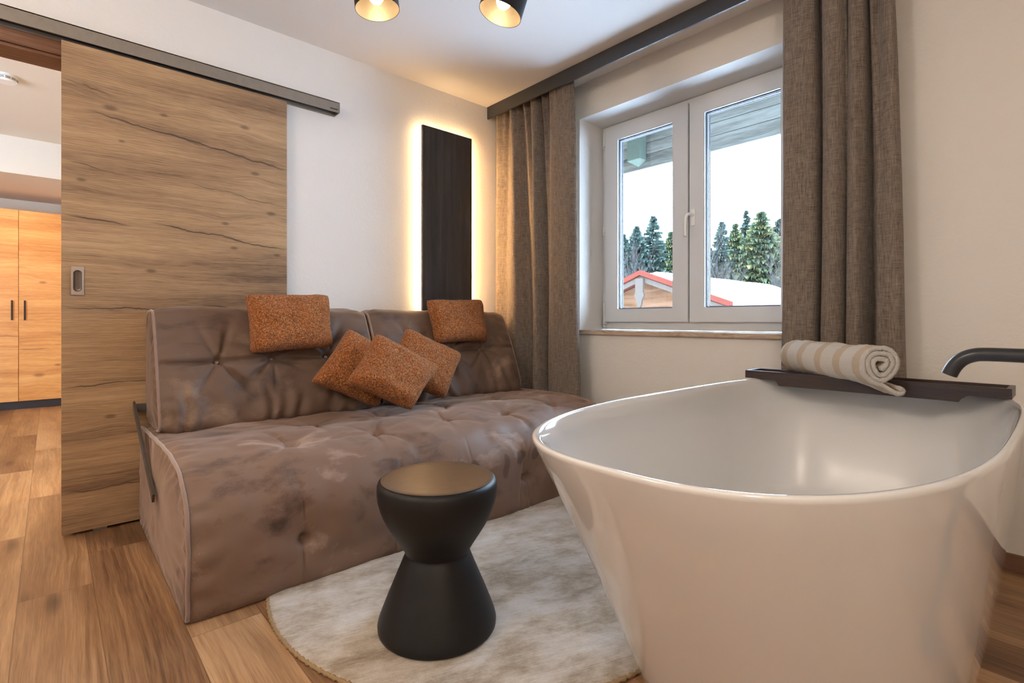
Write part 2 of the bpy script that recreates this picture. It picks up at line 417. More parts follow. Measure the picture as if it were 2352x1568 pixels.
def burnt():
    m = N('charred_wood'); v = m.mapv(m.obj(), (28, 28, 1.6)); a = m.noise(v, scale=1, detail=5, rough=.65, dist=.5)
    k = m.noise(m.mapv(m.obj(), (14, 14, 5), (2, 3, 1)), scale=1, detail=4)
    c = m.ramp(a, [(.25, (.018, .017, .018)), (.55, (.040, .036, .036)), (.8, (.075, .068, .066))])
    m.bump(a, .5, .003)
    return m.out(c, m.rng(k, .4, .7, .6, .42))
M['burnt'] = burnt()
def sillm():
    m = N('travertine'); a = m.noise(m.mapv(m.obj(), (20, 5, 20)), scale=1, detail=5, rough=.7, dist=1)
    c = m.ramp(a, [(.35, lin(140, 116, 96)), (.5, lin(186, 164, 142)), (.65, lin(206, 188, 168))]); return m.out(c, .5)
M['sill'] = sillm()

# ------------------------------------------------------------------ the room
WX, DY, CZ = 2.655, 2.96, 2.515
def struct(name, bm, mat, parent=None, **k):
    o = build(name, bm, mat, parent, **k)
    if parent is None: o['kind'] = 'structure'
    return o
struct('floor', bx(((-2.6, -1.55, -.12), (3.05, 7.9, 0))), M['floor'])
struct('ceiling', bx(((-1.75, -1.55, CZ), (3.05, DY+.06, CZ+.2))), M['ceiling'])
struct('wall_back', bx(((.09, DY, 0), (3.05, DY+.14, CZ)), ((-1.75, DY, 0), (-.90, DY+.14, CZ)), ((-.90, DY, 2.13), (.09, DY+.14, CZ))), M['wall'])
Y0, Y1, Z0, Z1 = .95, 2.262, .865, 2.284
def wallwin():
    bm = bmesh.new()
    for a, b in (((WX, -1.55, 0), (3.05, Y0, CZ)), ((WX, Y1, 0), (3.05, DY+.14, CZ)), ((WX, Y0, 0), (3.05, Y1, Z0-.03)), ((WX, Y0, Z1), (3.05, Y1, CZ))): box(bm, a, b)
    return bm
struct('wall_right', wallwin(), M['wall_win'])
struct('wall_left', bx(((-1.75, -1.55, 0), (-1.60, DY, CZ))), M['wall'])
struct('wall_front', bx(((-1.75, -1.55, 0), (3.05, -1.40, CZ))), M['wall'])
struct('baseboard_right', bx(((WX-.015, -1.40, 0), (WX, 1.9, .064)), bev=.002), M['skirt'])
# hall beyond the sliding door
struct('ceiling_hall', bx(((-2.6, DY+.14, 2.50), (1.5, 7.9, 2.70))), M['hall'])
struct('wall_hall_back', bx(((-2.6, 7.75, 0), (1.5, 7.9, 2.5))), M['hall'])
struct('wall_hall_left', bx(((-2.6, DY+.14, 0), (-2.5, 7.75, 2.5))), M['hall'])
struct('wall_hall_right', bx(((.62, DY+.14, 0), (.75, 7.75, 2.5))), M['hall'])
struct('trim_soffit', bx(((-2.5, 6.1, 2.24), (.62, 7.75, 2.5)), ((-2.5, 6.1, 2.185), (.62, 6.13, 2.24))), M['hall'])
# door casing
tr = root('trim_casing', (-.43, DY, 0), None, None, kind='structure')
build('lining', bx(((-.90, DY-.008, 2.075), (.088, DY+.005, 2.16)), ((-.90, DY+.005, 2.062), (.088, DY+.15, 2.13)), ((-.90, DY-.006, 0), (-.87, DY+.15, 2.06)), ((.065, DY+.002, 0), (.088, DY+.15, 2.06)), bev=.002), M['casing'], tr)
# window
wn = root('window_1', (2.9, 1.6, Z0), None, None, kind='structure')
def ring(x0, x1, ya, yb, za, zb, wy, wz, bev=.003):
    bm = bmesh.new()
    o = [(ya, za), (yb, za), (yb, zb), (ya, zb)]; i = [(ya+wy, za+wz), (yb-wy, za+wz), (yb-wy, zb-wz), (ya+wy, zb-wz)]
    V = {}
    for k, (pts, x) in enumerate(((o, x0), (i, x0), (i, x1), (o, x1))): V[k] = [bm.verts.new((x, p[0], p[1])) for p in pts]
    for k in range(4):
        for j in range(4):
            bm.faces.new((V[k][j], V[k][(j+1) % 4], V[(k+1) % 4][(j+1) % 4], V[(k+1) % 4][j]))
    bmesh.ops.recalc_face_normals(bm, faces=bm.faces)
    if bev: bmesh.ops.bevel(bm, geom=list(bm.edges), offset=bev, segments=2, affect='EDGES')
    return bm
build('window_frame', ring(2.903, 2.965, Y0+.002, Y1-.002, Z0+.001, Z1-.002, .06, .068), M['pvc'], wn)
build('mullion', bx(((2.925, 1.575, .93), (2.96, 1.607, 2.24))), M['gasket'], wn)
build('window_sill', bx(((WX-.022, Y0-.03, .836), (2.905, Y1, .864)), bev=.004), M['sill'], wn)
for (ya, yb, ga, gb) in ((1.596, 2.222, 1.690, 2.107), (.968, 1.586, 1.068, 1.494)):
    sa = ring(2.878, 2.945, ya, yb, .918, 2.252, (yb-ya-(gb-ga))/2, .088)
    s = build('sash', sa, M['pvc'], wn)
    g0, g1, h0, h1 = ya+(yb-ya-(gb-ga))/2, yb-(yb-ya-(gb-ga))/2, 1.006, 2.164
    build('glazing_gasket', ring(2.900, 2.905, g0-.003, g1+.003, h0-.003, h1+.003, .008, .008, 0), M['gasket'], s)
    build('glazing_spacer', ring(2.918, 2.924, g0, g1, h0, h1, .007, .007, 0), M['spacer'], s)
    build('glazing_gasket', ring(2.932, 2.936, g0, g1, h0, h1, .009, .009, 0), M['gasket'], s)
    build('pane', bx(((2.909, g0, h0), (2.913, g1, h1))), M['glass'], s)
    if ya > 1.5:
        for (zc, hh) in ((2.19, .05), (.975, .075), (1.56, .02)):
            bm = bx(((2.872, yb-.002, zc-hh), (2.905, yb+.014, zc+hh)), ((2.868, yb+.001, zc-hh-.02), (2.90, yb+.012, zc-hh-.002)), bev=.003)
            build('hinge', bm, M['hinge'], s)
    else:
        h = build('handle', bx(((2.870, 1.545, 1.498), (2.878, 1.573, 1.60)), bev=.004), M['handle_white'], s)
        bm = bmesh.new(); tube(bm, spline([(2.872, 1.559, 1.565), (2.845, 1.559, 1.565), (2.825, 1.566, 1.561), (2.822, 1.577, 1.545), (2.822, 1.580, 1.50), (2.822, 1.580, 1.43)], 24), [.0095]*18+[.009]*6, 14)
        build('handle_lever', bm, M['handle_white'], s, smooth=True)
# ------------------------------------------------------------------ sliding door and its rail
dr = root('sliding_door', (.5, 2.925, 0), 'weathered brown oak sliding door hanging beside the open doorway', 'door')
def door_bm():
    return bx(((.035, 2.905, .012), (.962, 2.945, 2.126)), bev=.0015)
build('door_panel', door_bm(), M['door'], dr)
ph = bmesh.new()
def stadium(cx, cz, hw, hh, n=16):
    p = []
    for k in range(n+1): t = PI*k/n; p.append((cx+hw*math.cos(t), cz+(hh-hw)+hw*math.sin(t)))
    for k in range(n+1): t = PI+PI*k/n; p.append((cx+hw*math.cos(t), cz-(hh-hw)+hw*math.sin(t)))
    return p
def pull_plate():
    bm = bmesh.new(); cx, cz = .0875, 1.100; hx, hz = .0215, .062
    inn = stadium(cx, cz, .0135, .045); n = len(inn)
    def rect(t):  # project direction to the rectangle
        dx, dz = t[0]-cx, t[1]-cz; k = min(hx/abs(dx) if dx else 9e9, hz/abs(dz) if dz else 9e9); return (cx+dx*k, cz+dz*k)
    lay = [[(rect(p), 2.904) for p in inn], [(rect(p), 2.9015) for p in inn], [(p, 2.9015) for p in inn], [((cx+(p[0]-cx)*.96, cz+(p[1]-cz)*.97), 2.9025) for p in inn], [((cx+(p[0]-cx)*.80, cz+(p[1]-cz)*.93), 2.9040) for p in inn]]
    rows = [[Vector((p[0], y, p[1])) for (p, y) in L] for L in lay]
    V = grid(bm, rows, close_v=True); bm.faces.new(V[-1])
    for cxx, czz in ((hx, hz),): pass
    bmesh.ops.recalc_face_normals(bm, faces=bm.faces); return bm
pl = build('recessed_pull', bx(((.066, 2.9000, 1.038), (.109, 2.905, 1.162)), bev=.001), M['steel'], dr)
def cup():
    bm = bmesh.new(); cx, cz = .0875, 1.100; L = []
    for (sx, sz, y) in ((.0150, .0465, 2.8998), (.0140, .0455, 2.8985), (.0125, .0440, 2.8990), (.0105, .0410, 2.8998), (.006, .036, 2.89985)):
        L.append([Vector((p[0], y, p[1])) for p in stadium(cx, cz, sx, sz)])
    V = grid(bm, L, close_v=True); bm.faces.new(V[-1]); bmesh.ops.recalc_face_normals(bm, faces=bm.faces); return bm
tag(build('finger_cup', cup(), plain('dark_steel', lin(96, 84, 76), .25, Metallic=.9), pl, smooth=True), 'oval finger recess in the steel pull')
build('floor_guide', bx(((.14, 2.918, .0), (.19, 2.932, .012))), M['steel'], dr)
rl = root('sliding_door_rail', (.1, 2.92, 2.13), 'bronze grey metal rail carrying the wooden sliding door', 'rail')
build('cover_profile', bx(((-1.3, 2.886, 2.135), (1.25, 2.892, 2.195)), ((-1.3, 2.886, 2.189), (1.25, 2.958, 2.195)), ((-1.3, 2.945, 2.132), (1.25, 2.9585, 2.195)), ((1.247, 2.886, 2.135), (1.253, 2.9585, 2.195)), bev=.001), M['rail'], rl)
build('track', bx(((-1.3, 2.895, 2.150), (1.247, 2.944, 2.188))), M['slot'], rl)
build('maker_mark', bx(((1.195, 2.8852, 2.148), (1.240, 2.8862, 2.1535))), M['slot'], rl)
# ------------------------------------------------------------------ wardrobes in the hall
def wardrobe(x0, x1, label, hinge_right, closed_edge):
    w = root('wardrobe', ((x0+x1)/2, 7.55, 0), label, 'wardrobe', 'oak wardrobes in the hall')
    build('body', bx(((x0, 7.402, .085), (x1, 7.745, 2.075))), M['wardrobe'], w)
    build('plinth', bx(((x0, 7.43, 0), (x1, 7.73, .085))), M['plinth'], w)
    d = build('door', bx(((x0+.002, 7.38, .088), (x1-.002, 7.401, 2.073)), bev=.001), M['wardrobe'], w)
    hx = x0+.048 if hinge_right else x1-.048
    build('handle', bx(((hx-.007, 7.350, .93), (hx+.007, 7.358, 1.135)), ((hx-.005, 7.356, .95), (hx+.005, 7.381, .96)), ((hx-.005, 7.356, 1.105), (hx+.005, 7.381, 1.115)), bev=.001), M['black'], d)
wardrobe(-.82, -.245, 'oak wardrobe at the hall end whose door shows at the left picture edge', False, 1)
wardrobe(-.245, .33, 'oak wardrobe at the hall end, partly hidden behind the sliding door', True, 0)
sd = root('smoke_detector', (-.215, 4.62, 2.5), 'round white smoke detector on the hall ceiling', 'smoke detector')
bm = bmesh.new(); lathe(bm, [(.060, 0), (.061, -.012), (.058, -.014), (.058, -.034), (.050, -.043), (0, -.045)], (-.215, 4.62, 2.5), 48)
build('housing', bm, plain('detector_white', (.82, .80, .76), .4), sd, auto=40)
bm = bmesh.new()
for row in (0, 1, 2):
    for k in range(12):
        a0 = 2*PI*k/12+.05; pts = [Vector((-.215+.0585*math.cos(a0+t*.42/5), 4.62+.0585*math.sin(a0+t*.42/5), 2.481-row*.0055)) for t in range(6)]
        tube(bm, pts, .0013, 4)
build('sensor_slots', bm, M['slot'], sd)
# ------------------------------------------------------------------ lit wall panel
wl = root('wall_light', (2.02, DY, 1.0), 'tall charred wood wall light with warm glow around its edges', 'wall light')
def plank_panel():
    bm = bmesh.new(); nx, nz = 10, 60; x0, x1, z0, z1 = 1.822, 2.228, .985, 2.219
    for yy, fl in ((2.898, 1), (2.918, -1)):
        rows = [[Vector((x0+(x1-x0)*i/nx, yy - (fl > 0)*abs(fbm((x0*9+i, j*.35, 3)))*.0012, z0+(z1-z0)*j/nz)) for i in range(nx+1)] for j in range(nz+1)]
        grid(bm, rows)
    bmesh.ops.bridge_loops(bm, edges=[e for e in bm.edges if e.is_boundary]); bmesh.ops.recalc_face_normals(bm, faces=bm.faces); return bm
build('wood_board', plank_panel(), M['burnt'], wl, auto=50)
build('backing_frame', bx(((1.86, 2.919, 1.02), (2.19, DY-.001, 2.18))), M['ceiling'], wl)
for nm, a, b in (('led_strip', (1.8235, 2.924, .99), (1.8315, 2.934, 2.215)), ('led_strip', (2.216, 2.924, .99), (2.224, 2.934, 2.215)), ('led_strip', (1.84, 2.924, 2.205), (2.21, 2.934, 2.213))):
    build(nm, bx((a, b)), M['led_side'] if a[0] > 2.2 else M['led'], wl)
# ------------------------------------------------------------------ curtain board and curtains
vr = root('curtain_valance', (2.45, 1, 2.47), 'long anthracite curtain valance running along the ceiling above the window', 'curtain rail')
build('front_board', bx(((2.416, -1.39, 2.425), (2.428, 2.955, CZ-.001)), bev=.001), M['valance'], vr)
build('curtain_track', bx(((2.50, -1.39, 2.495), (2.53, 2.955, CZ-.001))), M['hinge'], vr)
def curtain(name, label, top, bot, z0, z1, seed, hem=.05):
    """cross-sections as (Y, X) lists at the top and at the bottom"""
    n = 260; nz = 60
    A = spline([(p[0], p[1], 0) for p in top], n); B = spline([(p[0], p[1], 0) for p in bot], n)
    bm = bmesh.new(); rows = []
    for j in range(nz+1):
        q = j/nz; z = z1+(z0-z1)*q; w = q**.55 if q > 0 else 0; r = []
        for i in range(n):
            p = A[i].lerp(B[i], w)
            dx = fbm((p.x*7, z*1.3, seed), 3)*.005
            pl_ = .006*math.sin(i*.42+seed)*max(0, 1-q*9)
            r.append(Vector((p.y+dx+pl_, p.x+fbm((p.x*4, z*.9, seed+9), 2)*.005, z)))
        rows.append(r)
    grid(bm, rows)
    o = build(name, bm, M['linen'], None, smooth=True)
    md = o.modifiers.new('thickness', 'SOLIDIFY'); md.thickness = .0025
    return tag(o, label, 'curtain', 'linen curtains at the window')
Lb = [(2.945, 2.53), (2.94, 2.49), (2.90, 2.455), (2.82, 2.47), (2.75, 2.452), (2.69, 2.46), (2.655, 2.50), (2.625, 2.565), (2.57, 2.575), (2.53, 2.54), (2.515, 2.475), (2.49, 2.448), (2.455, 2.45), (2.435, 2.50), (2.425, 2.56), (2.40, 2.57), (2.385, 2.50), (2.37, 2.462), (2.32, 2.448), (2.25, 2.452), (2.17, 2.452), (2.125, 2.47), (2.12, 2.50)]
Lt = [(2.94, 2.53), (2.92, 2.49), (2.89, 2.462), (2.85, 2.50), (2.82, 2.535), (2.78, 2.50), (2.76, 2.465), (2.73, 2.46), (2.69, 2.53), (2.66, 2.50), (2.63, 2.46), (2.59, 2.53), (2.55, 2.47), (2.52, 2.455), (2.48, 2.53), (2.45, 2.48), (2.43, 2.455), (2.40, 2.52), (2.36, 2.465), (2.31, 2.455), (2.25, 2.46), (2.19, 2.462), (2.16, 2.48)]
curtain('curtain', 'grey brown linen curtain in the corner behind the sofa, lit warm by the wall light', Lt, Lb, .015, 2.49, 3)
Rb = [(.925, 2.56), (.915, 2.51), (.905, 2.482), (.86, 2.475), (.81, 2.482), (.775, 2.50), (.765, 2.56), (.757, 2.58), (.750, 2.53), (.748, 2.485), (.72, 2.462), (.685, 2.468), (.668, 2.50), (.662, 2.56), (.656, 2.50), (.652, 2.47), (.62, 2.458), (.594, 2.475), (.588, 2.56), (.565, 2.60), (.552, 2.56), (.545, 2.49), (.52, 2.465), (.48, 2.462), (.452, 2.475), (.445, 2.52)]
Rt = [(.92, 2.56), (.912, 2.51), (.90, 2.482), (.86, 2.475), (.81, 2.480), (.783, 2.495), (.778, 2.56), (.765, 2.57), (.757, 2.52), (.750, 2.485), (.72, 2.468), (.685, 2.468), (.664, 2.50), (.660, 2.54), (.656, 2.49), (.648, 2.468), (.615, 2.465), (.594, 2.475), (.590, 2.52), (.585, 2.48), (.57, 2.475), (.558, 2.53), (.550, 2.49), (.535, 2.475), (.52, 2.475), (.512, 2.50)]
Rb = [(y*1.02, 2.495+(x-2.46)*.95) for y, x in Rb]
curtain('curtain', 'grey brown linen curtain hanging behind the bathtub at the right of the window', Rt, Rb, .015, 2.49, 11)
# ------------------------------------------------------------------ ceiling spot lamps
def spot(x, y, z, tilt, az, label):
    r = root('ceiling_lamp', (x, y, CZ), label, 'lamp', 'black ceiling lamps with gold inside')
    Mx = Matrix.Translation((x, y, z)) @ Matrix.Rotation(az, 4, 'Z') @ Matrix.Rotation(tilt, 4, 'Y')
    R, Hh = .086, .17
    bm = bmesh.new(); lathe(bm, [(R-.0015, 0), (R, .0), (R, Hh-.004), (R-.004, Hh), (.0, Hh)], seg=64, M=Mx); s = build('lamp_shade', bm, M['black'], r, auto=40)
    bm = bmesh.new(); lathe(bm, [(R-.0018, .0006), (R-.0018, Hh-.006), (0, Hh-.006)], seg=64, M=Mx)
    tag(build('shade_lining', bm, M['gold'], s, auto=40), 'gold coloured lining')
    bm = bmesh.new(); lathe(bm, [(0, .022), (.018, .026), (.028, .040), (.031, .055), (.028, .072), (.018, .100), (.013, .125)], seg=32, M=Mx); build('bulb', bm, M['bulb'], r, smooth=True)
    bm = bmesh.new(); lathe(bm, [(.015, .12), (.018, .125), (.018, Hh-.006)], seg=24, M=Mx); build('socket', bm, M['black'], r)
    top = Mx @ Vector((0, 0, Hh)); bm = bmesh.new(); tube(bm, [top, (x, y, z+Hh+.04), (x, y, CZ-.02)], .008, 12); lathe(bm, [(0, CZ), (.045, CZ), (.045, CZ-.018), (.0, CZ-.022)], (x, y, 0), 32)
    build('stem', bm, M['black'], r, auto=40)
    lp = Mx @ Vector((0, 0, .008))
    light('lamp_light', 'POINT', lp, .30, (1, .80, .58), size=.02)
spot(.962, 1.862, 2.160, math.radians(6), math.radians(150), 'black cylinder ceiling lamp at the left, pointing straight down')
spot(1.318, 1.532, 2.138, math.radians(17), math.radians(-42), 'black cylinder ceiling lamp at the right, tilted to one side')
# ------------------------------------------------------------------ sofa
SX0, SX1 = .305, 2.412
sofa = root('sofa', (1.34, 2.36, 0), 'long taupe velvet sofa with tufted seat and two back cushions', 'sofa')
def dimple(p, tufts):
    """depth at point p for tufts [(x,y,z,r,depth)] with radial creases"""
    d = 0
    for (x, y, z, r, dep) in tufts:
        v = p-Vector((x, y, z)); L = v.length
        if L > r*7: continue
        d += dep*math.exp(-(L/r)**2) + dep*.35*math.exp(-(L/(r*4))**2)
    return d
def crease(p, tufts, plane):
    c = 0
    for (x, y, z, r, dep) in tufts:
        v = p-Vector((x, y, z)); L = v.length
        if L > .26: continue
        a = math.atan2(v.z if plane == 'front' else v.y, v.x)
        w = math.sin(a*6+x*13)*.6+math.sin(a*9+x*5)*.4
        c += (max(0, w)**2)*math.exp(-((L-.08)/.10)**2)*.026
    return c
def padded(prof, x0, x1, n, m, tufts, plane, puff=.012, wr=.004, seed=0, edge=.05, cr=1.0):
    P = spline([(0, a, b) for a, b in prof], n, closed=True)
    ctr = sum(P, Vector())/n
    nr = []
    for i in range(n):
        t = P[(i+1) % n]-P[i-1]; v = Vector((0, t.z, -t.y)).normalized()
        if v.dot(P[i]-ctr) < 0: v = -v
        nr.append(v)
    rows = []
    for j in range(m+1):
        q = j/m; x = x0+(x1-x0)*q; r = []
        e = min(1, min(x-x0, x1-x)/edge); e = math.sin(e*PI/2)
        for i in range(n):
            p = Vector((x, P[i].y, P[i].z))
            h = puff*e - dimple(p, tufts) - crease(p, tufts, plane)*e*cr + fbm((p.x*3.2+seed, p.y*4, p.z*4), 3)*wr*e
            rim = max(0, 1-min(x-x0, x1-x)/.09)
            h += rim*e*.0035*math.sin(i*.9+3*fbm((i*.11, seed, 1), 2))*2
            q2 = p+nr[i]*h
            if q2.z < .002: q2.z = .002
            r.append(q2)
        rows.append(r)
    bm = bmesh.new(); V = grid(bm, rows, close_v=True)
    # end panels, inset and gathered
    for (ring_, s, x) in ((V[0], -1, x0), (V[-1], 1, x1)):
        prev = ring_
        for lv in range(1, 12):
            k = 1-lv/12; cur = []
            for i in range(n):
                base = ring_[i].co; c = Vector((x, ctr.y, ctr.z))
                p = c.lerp(base, k)
                lift = (math.sin(min(1, (1-k)*2.4)*PI/2))*.014 - .004
                g = math.sin(i*1.15+2*fbm((i*.2, k*3, seed), 2))*.0050*math.exp(-((1-k)/.22)**2)
                g += fbm((p.y*6, p.z*6, seed+s), 3)*.005
                p.x = x+s*(lift+g)
                cur.append(bm.verts.new(p))
            for i in range(n):
                bm.faces.new((prev[i], prev[(i+1) % n], cur[(i+1) % n], cur[i]))
            prev = cur
        cv = bm.verts.new((x+s*.01, ctr.y, ctr.z))
        for i in range(n): bm.faces.new((prev[i], prev[(i+1) % n], cv))
    bmesh.ops.recalc_face_normals(bm, faces=bm.faces)
    return bm, P
seat_prof = [(1.828, .004), (1.812, .10), (1.806, .20), (1.812, .29), (1.845, .36), (1.91, .418), (2.01, .447), (2.14, .458), (2.35, .458), (2.60, .452), (2.80, .446), (2.875, .435), (2.888, .40), (2.888, .20), (2.885, .01), (2.6, .003), (2.2, .003), (1.9, .003)]
tz = .462
T = [(.700, 2.075, tz, .020, .026), (1.05, 2.045, tz, .020, .026), (1.42, 2.05, tz, .020, .026), (1.79, 2.045, tz, .020, .026), (2.14, 2.03, tz, .020, .026),
     (.66, 1.800, .165, .020, .022), (1.03, 1.800, .160, .02, .022), (1.73, 1.800, .155, .02, .02), (1.38, 1.80, .16, .02, .02), (2.05, 1.80, .16, .02, .02),
     (.88, 2.33, tz, .018, .02), (1.23, 2.33, tz, .018, .02), (1.61, 2.33, tz, .018, .02), (1.97, 2.33, tz, .018, .02)]
T = [(a, b, c, r*.95, d*2.6) for a, b, c, r, d in T]
bm, SP = padded(seat_prof, SX0, SX1, 230, 330, T, 'top', puff=.010, wr=.012, seed=1, cr=.42)
build('seat', bm, M['velvet'], sofa, smooth=True)
for x in (SX0+.004, SX1-.004):
    bm = bmesh.new(); pts = [Vector((x+.001*math.sin(i*.5), p.y, p.z)) + (Vector((0, p.y-2.3, p.z-.2)).normalized()*.003) for i, p in enumerate(SP)]
    pts = [p for p in pts if p.z > .012 and not (p.y > 2.885 and p.z < .38)]
    k0 = min(range(len(pts)), key=lambda k: (pts[k].z if pts[k].y < 1.9 else 9)); pts = pts[k0:]+pts[:k0]
    tube(bm, pts, .0065, 8); build('piping', bm, M['piping'], sofa, smooth=True)
back_prof = [(2.545, .475), (2.535, .50), (2.548, .56), (2.585, .66), (2.62, .745), (2.665, .85), (2.715, .945), (2.745, .968), (2.80, .972), (2.868, .962), (2.884, .93), (2.882, .80), (2.880, .60), (2.870, .478), (2.75, .466), (2.62, .466)]
for (x0, x1, tf, sd_) in ((.332, 1.325, (.565, .80, 1.07), 5), (1.343, 2.365, (1.60, 1.84, 2.09), 9)):
    tt = [(x, 2.615, .745, .018, .030) for x in tf]
    bm, BP = padded(back_prof, x0, x1, 150, 120, tt, 'front', puff=.020, wr=.014, seed=sd_, edge=.07, cr=1.25)
    # horizontal crease joining the tufts
    off = 0
    for v in bm.verts:
        if abs(v.co.z-.745) < .05 and v.co.y < 2.72 and x0+.01 < v.co.x < x1-.01:
            k = math.exp(-((v.co.z-.745-.006*math.sin(v.co.x*9))/.011)**2); v.co.y += .016*k; v.co.z -= .004*k
        if v.co.y < 2.70 and v.co.z < .70 and x0+.05 < v.co.x < x1-.05:   # lower vertical gathers
            v.co.y += .008*math.sin(v.co.x*62+4*fbm((v.co.x*5, v.co.z*4, sd_), 2))*max(0, min(1, (.70-v.co.z)/.12))
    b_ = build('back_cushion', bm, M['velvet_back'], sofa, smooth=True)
    for x in (x0+.003, x1-.003):
        bm = bmesh.new(); pts = [Vector((x, p.y, p.z)) for p in BP if not (p.z < .48 and p.y > 2.6)]
        k0 = min(range(len(pts)), key=lambda k: (pts[k].z if pts[k].y < 2.6 else 9)); pts = pts[k0:]+pts[:k0]
        tube(bm, pts, .006, 8); build('piping', bm, M['piping'], b_, smooth=True)
    for x in tf:
        bm = bmesh.new(); lathe(bm, [(0, .004), (.006, .003), (.009, 0), (.0, -.002)], seg=16, M=Matrix.Translation((x, 2.642, .735)) @ Matrix.Rotation(math.radians(70), 4, 'X'))
        build('button', bm, M['piping'], b_, smooth=True)
fr = bmesh.new()
def bar(bm, a, b, w, t):
    a, b = Vector(a), Vector(b); d = (b-a).normalized(); s = Vector((1, 0, 0)) if abs(d.x) < .9 else Vector((0, 1, 0)); u = d.cross(s).normalized()
    vs = [bm.verts.new(p + s*sx*t/2 + u*su*w/2) for p in (a, b) for sx, su in ((-1, -1), (1, -1), (1, 1), (-1, 1))]
    for f in ((0, 1, 2, 3), (7, 6, 5, 4), (0, 4, 5, 1), (1, 5, 6, 2), (2, 6, 7, 3), (3, 7, 4, 0)): bm.faces.new([vs[i] for i in f])
for xx in (.283, 2.428):
    bar(fr, (xx, 2.885, .545), (xx, 2.29, .272), .036, .008)
box(fr, (.279, 2.858, .515), (2.430, 2.889, .548), .002)
bmesh.ops.recalc_face_normals(fr, faces=fr.faces)
tag(build('backrest_frame', fr, M['frame_metal'], sofa), 'dark flat steel bracket holding the back cushions')
# ------------------------------------------------------------------ scatter cushions
def cushion(label, c, th, bow=.0, seed=0):
    """c: the four corners; th: thickness"""
    c = [Vector(p) for p in c]; n = 44
    nrm = (c[1]-c[0]).cross(c[3]-c[0]).normalized()
    ce = sum(c, Vector())/4
    if nrm.dot(Vector((0, 0, .93))-ce) < 0: nrm = -nrm
    bm = bmesh.new(); sheets = []
    def pos(u, v, side):
        # edges pulled in between the corners
        a, b = 2*u-1, 2*v-1
        iu = 1-.075*(1-b*b)*abs(a)**3; iv = 1-.075*(1-a*a)*abs(b)**3
        cu, cv = .5+a*iv*.5 if False else .5+a*.5*(1-.07*(1-b*b)**1*abs(a)), .5+b*.5*(1-.07*(1-a*a)*abs(b))
        rd = 1-.055*(abs(a)*abs(b))**5; cu = .5+(cu-.5)*rd; cv = .5+(cv-.5)*rd
        p = (c[0]*(1-cu)*(1-cv)+c[3]*cu*(1-cv)+c[1]*(1-cu)*cv+c[2]*cu*cv)
        f = max(0, (1-a**4)*(1-b**4))**.5
        edge = math.exp(-((1-max(abs(a), abs(b)))/.10)**2)
        h = side*th/2*f + (fbm((u*4+seed, v*4, side), 3)*.012)*f + .003*math.sin((u*23+v*9)+seed)*edge*f
        if side < 0: h *= .85
        bend = bow*(a*a-b*b*.3)
        fuzz = fbm((u*38+seed, v*38, side*3), 2)*.0022
        return p+nrm*(h+bend+fuzz*side)
    T_ = [[bm.verts.new(pos(i/n, j/n, 1)) for j in range(n+1)] for i in range(n+1)]
    B_ = [[T_[i][j] if i in (0, n) or j in (0, n) else bm.verts.new(pos(i/n, j/n, -1)) for j in range(n+1)] for i in range(n+1)]
    for g, flip in ((T_, 0), (B_, 1)):
        for i in range(n):
            for j in range(n):
                f = [g[i][j], g[i+1][j], g[i+1][j+1], g[i][j+1]]
                bm.faces.new(f[::-1] if flip else f)
    bmesh.ops.recalc_face_normals(bm, faces=bm.faces)
    base = Vector((ce.x, ce.y, min(p.z for p in c)))
    bmesh.ops.translate(bm, verts=bm.verts, vec=-base)
    o = build('cushion', bm, M['boucle'], None, smooth=True); o.location = base
    return tag(o, label, 'cushion', 'rust boucle cushions on the sofa')
def shift(c, d): return [tuple(Vector(p)+Vector(d)) for p in c]
cushion('rust boucle cushion perched on the left back cushion of the sofa', shift([(0.68, 2.707, 1.056), (0.677, 2.601, 0.769), (1.082, 2.607, 0.789), (1.102, 2.71, 1.066)], (0, -.045, 0)), .145, 0, 1)
cushion('rust boucle cushion perched on the right back cushion below the wall light', shift([(1.689, 2.707, 1.056), (1.693, 2.606, 0.786), (2.104, 2.608, 0.793), (2.133, 2.71, 1.068)], (0, -.045, 0)), .14, 0, 2)
cushion('rust boucle cushion on the seat, leftmost of the three lying together', [(1.146, 2.544, 0.896), (0.91, 2.452, 0.635), (1.232, 2.39, 0.478), (1.454, 2.476, 0.702)], .14, 0, 3)
cushion('rust boucle cushion on the seat, standing in front of the other two', [(1.222, 2.391, 0.87), (1.011, 2.287, 0.638), (1.321, 2.20, 0.479), (1.556, 2.305, 0.677)], .15, 0, 4)
cushion('rust boucle cushion on the seat, rightmost of the three lying together', [(1.482, 2.543, 0.893), (1.296, 2.445, 0.642), (1.647, 2.387, 0.477), (1.842, 2.484, 0.726)], .14, 0, 5)
# ------------------------------------------------------------------ rug
bm = bmesh.new(); rc = Vector((1.295, 1.56, 0)); RR = .795
prof = [(0, .011)]+[(RR*k/30, .011) for k in range(1, 30)]+[(RR-.006, .011), (RR, .008), (RR, .0)]
lathe(bm, prof, rc, 200)
for v in bm.verts:
    if v.co.z > .009: v.co.z += fbm((v.co.x*9, v.co.y*9, 0), 3)*.0015
rug = build('rug', bm, M['rug'], None, smooth=True); tag(rug, 'round mottled beige and grey rug under stool, sofa and bathtub', 'rug')
bm = bmesh.new(); n = 900; pts = []
tube(bm, [rc+Vector(((RR+.002+.0015*math.sin(k*1.9))*math.cos(2*PI*k/n), (RR+.002+.0015*math.sin(k*1.9))*math.sin(2*PI*k/n), .006+.0012*math.sin(k*2.6))) for k in range(n+1)], [.0055+.0012*math.sin(k*1.3) for k in range(n+1)], 6)
build('bound_edge', bm, M['rug_edge'], rug, smooth=True)
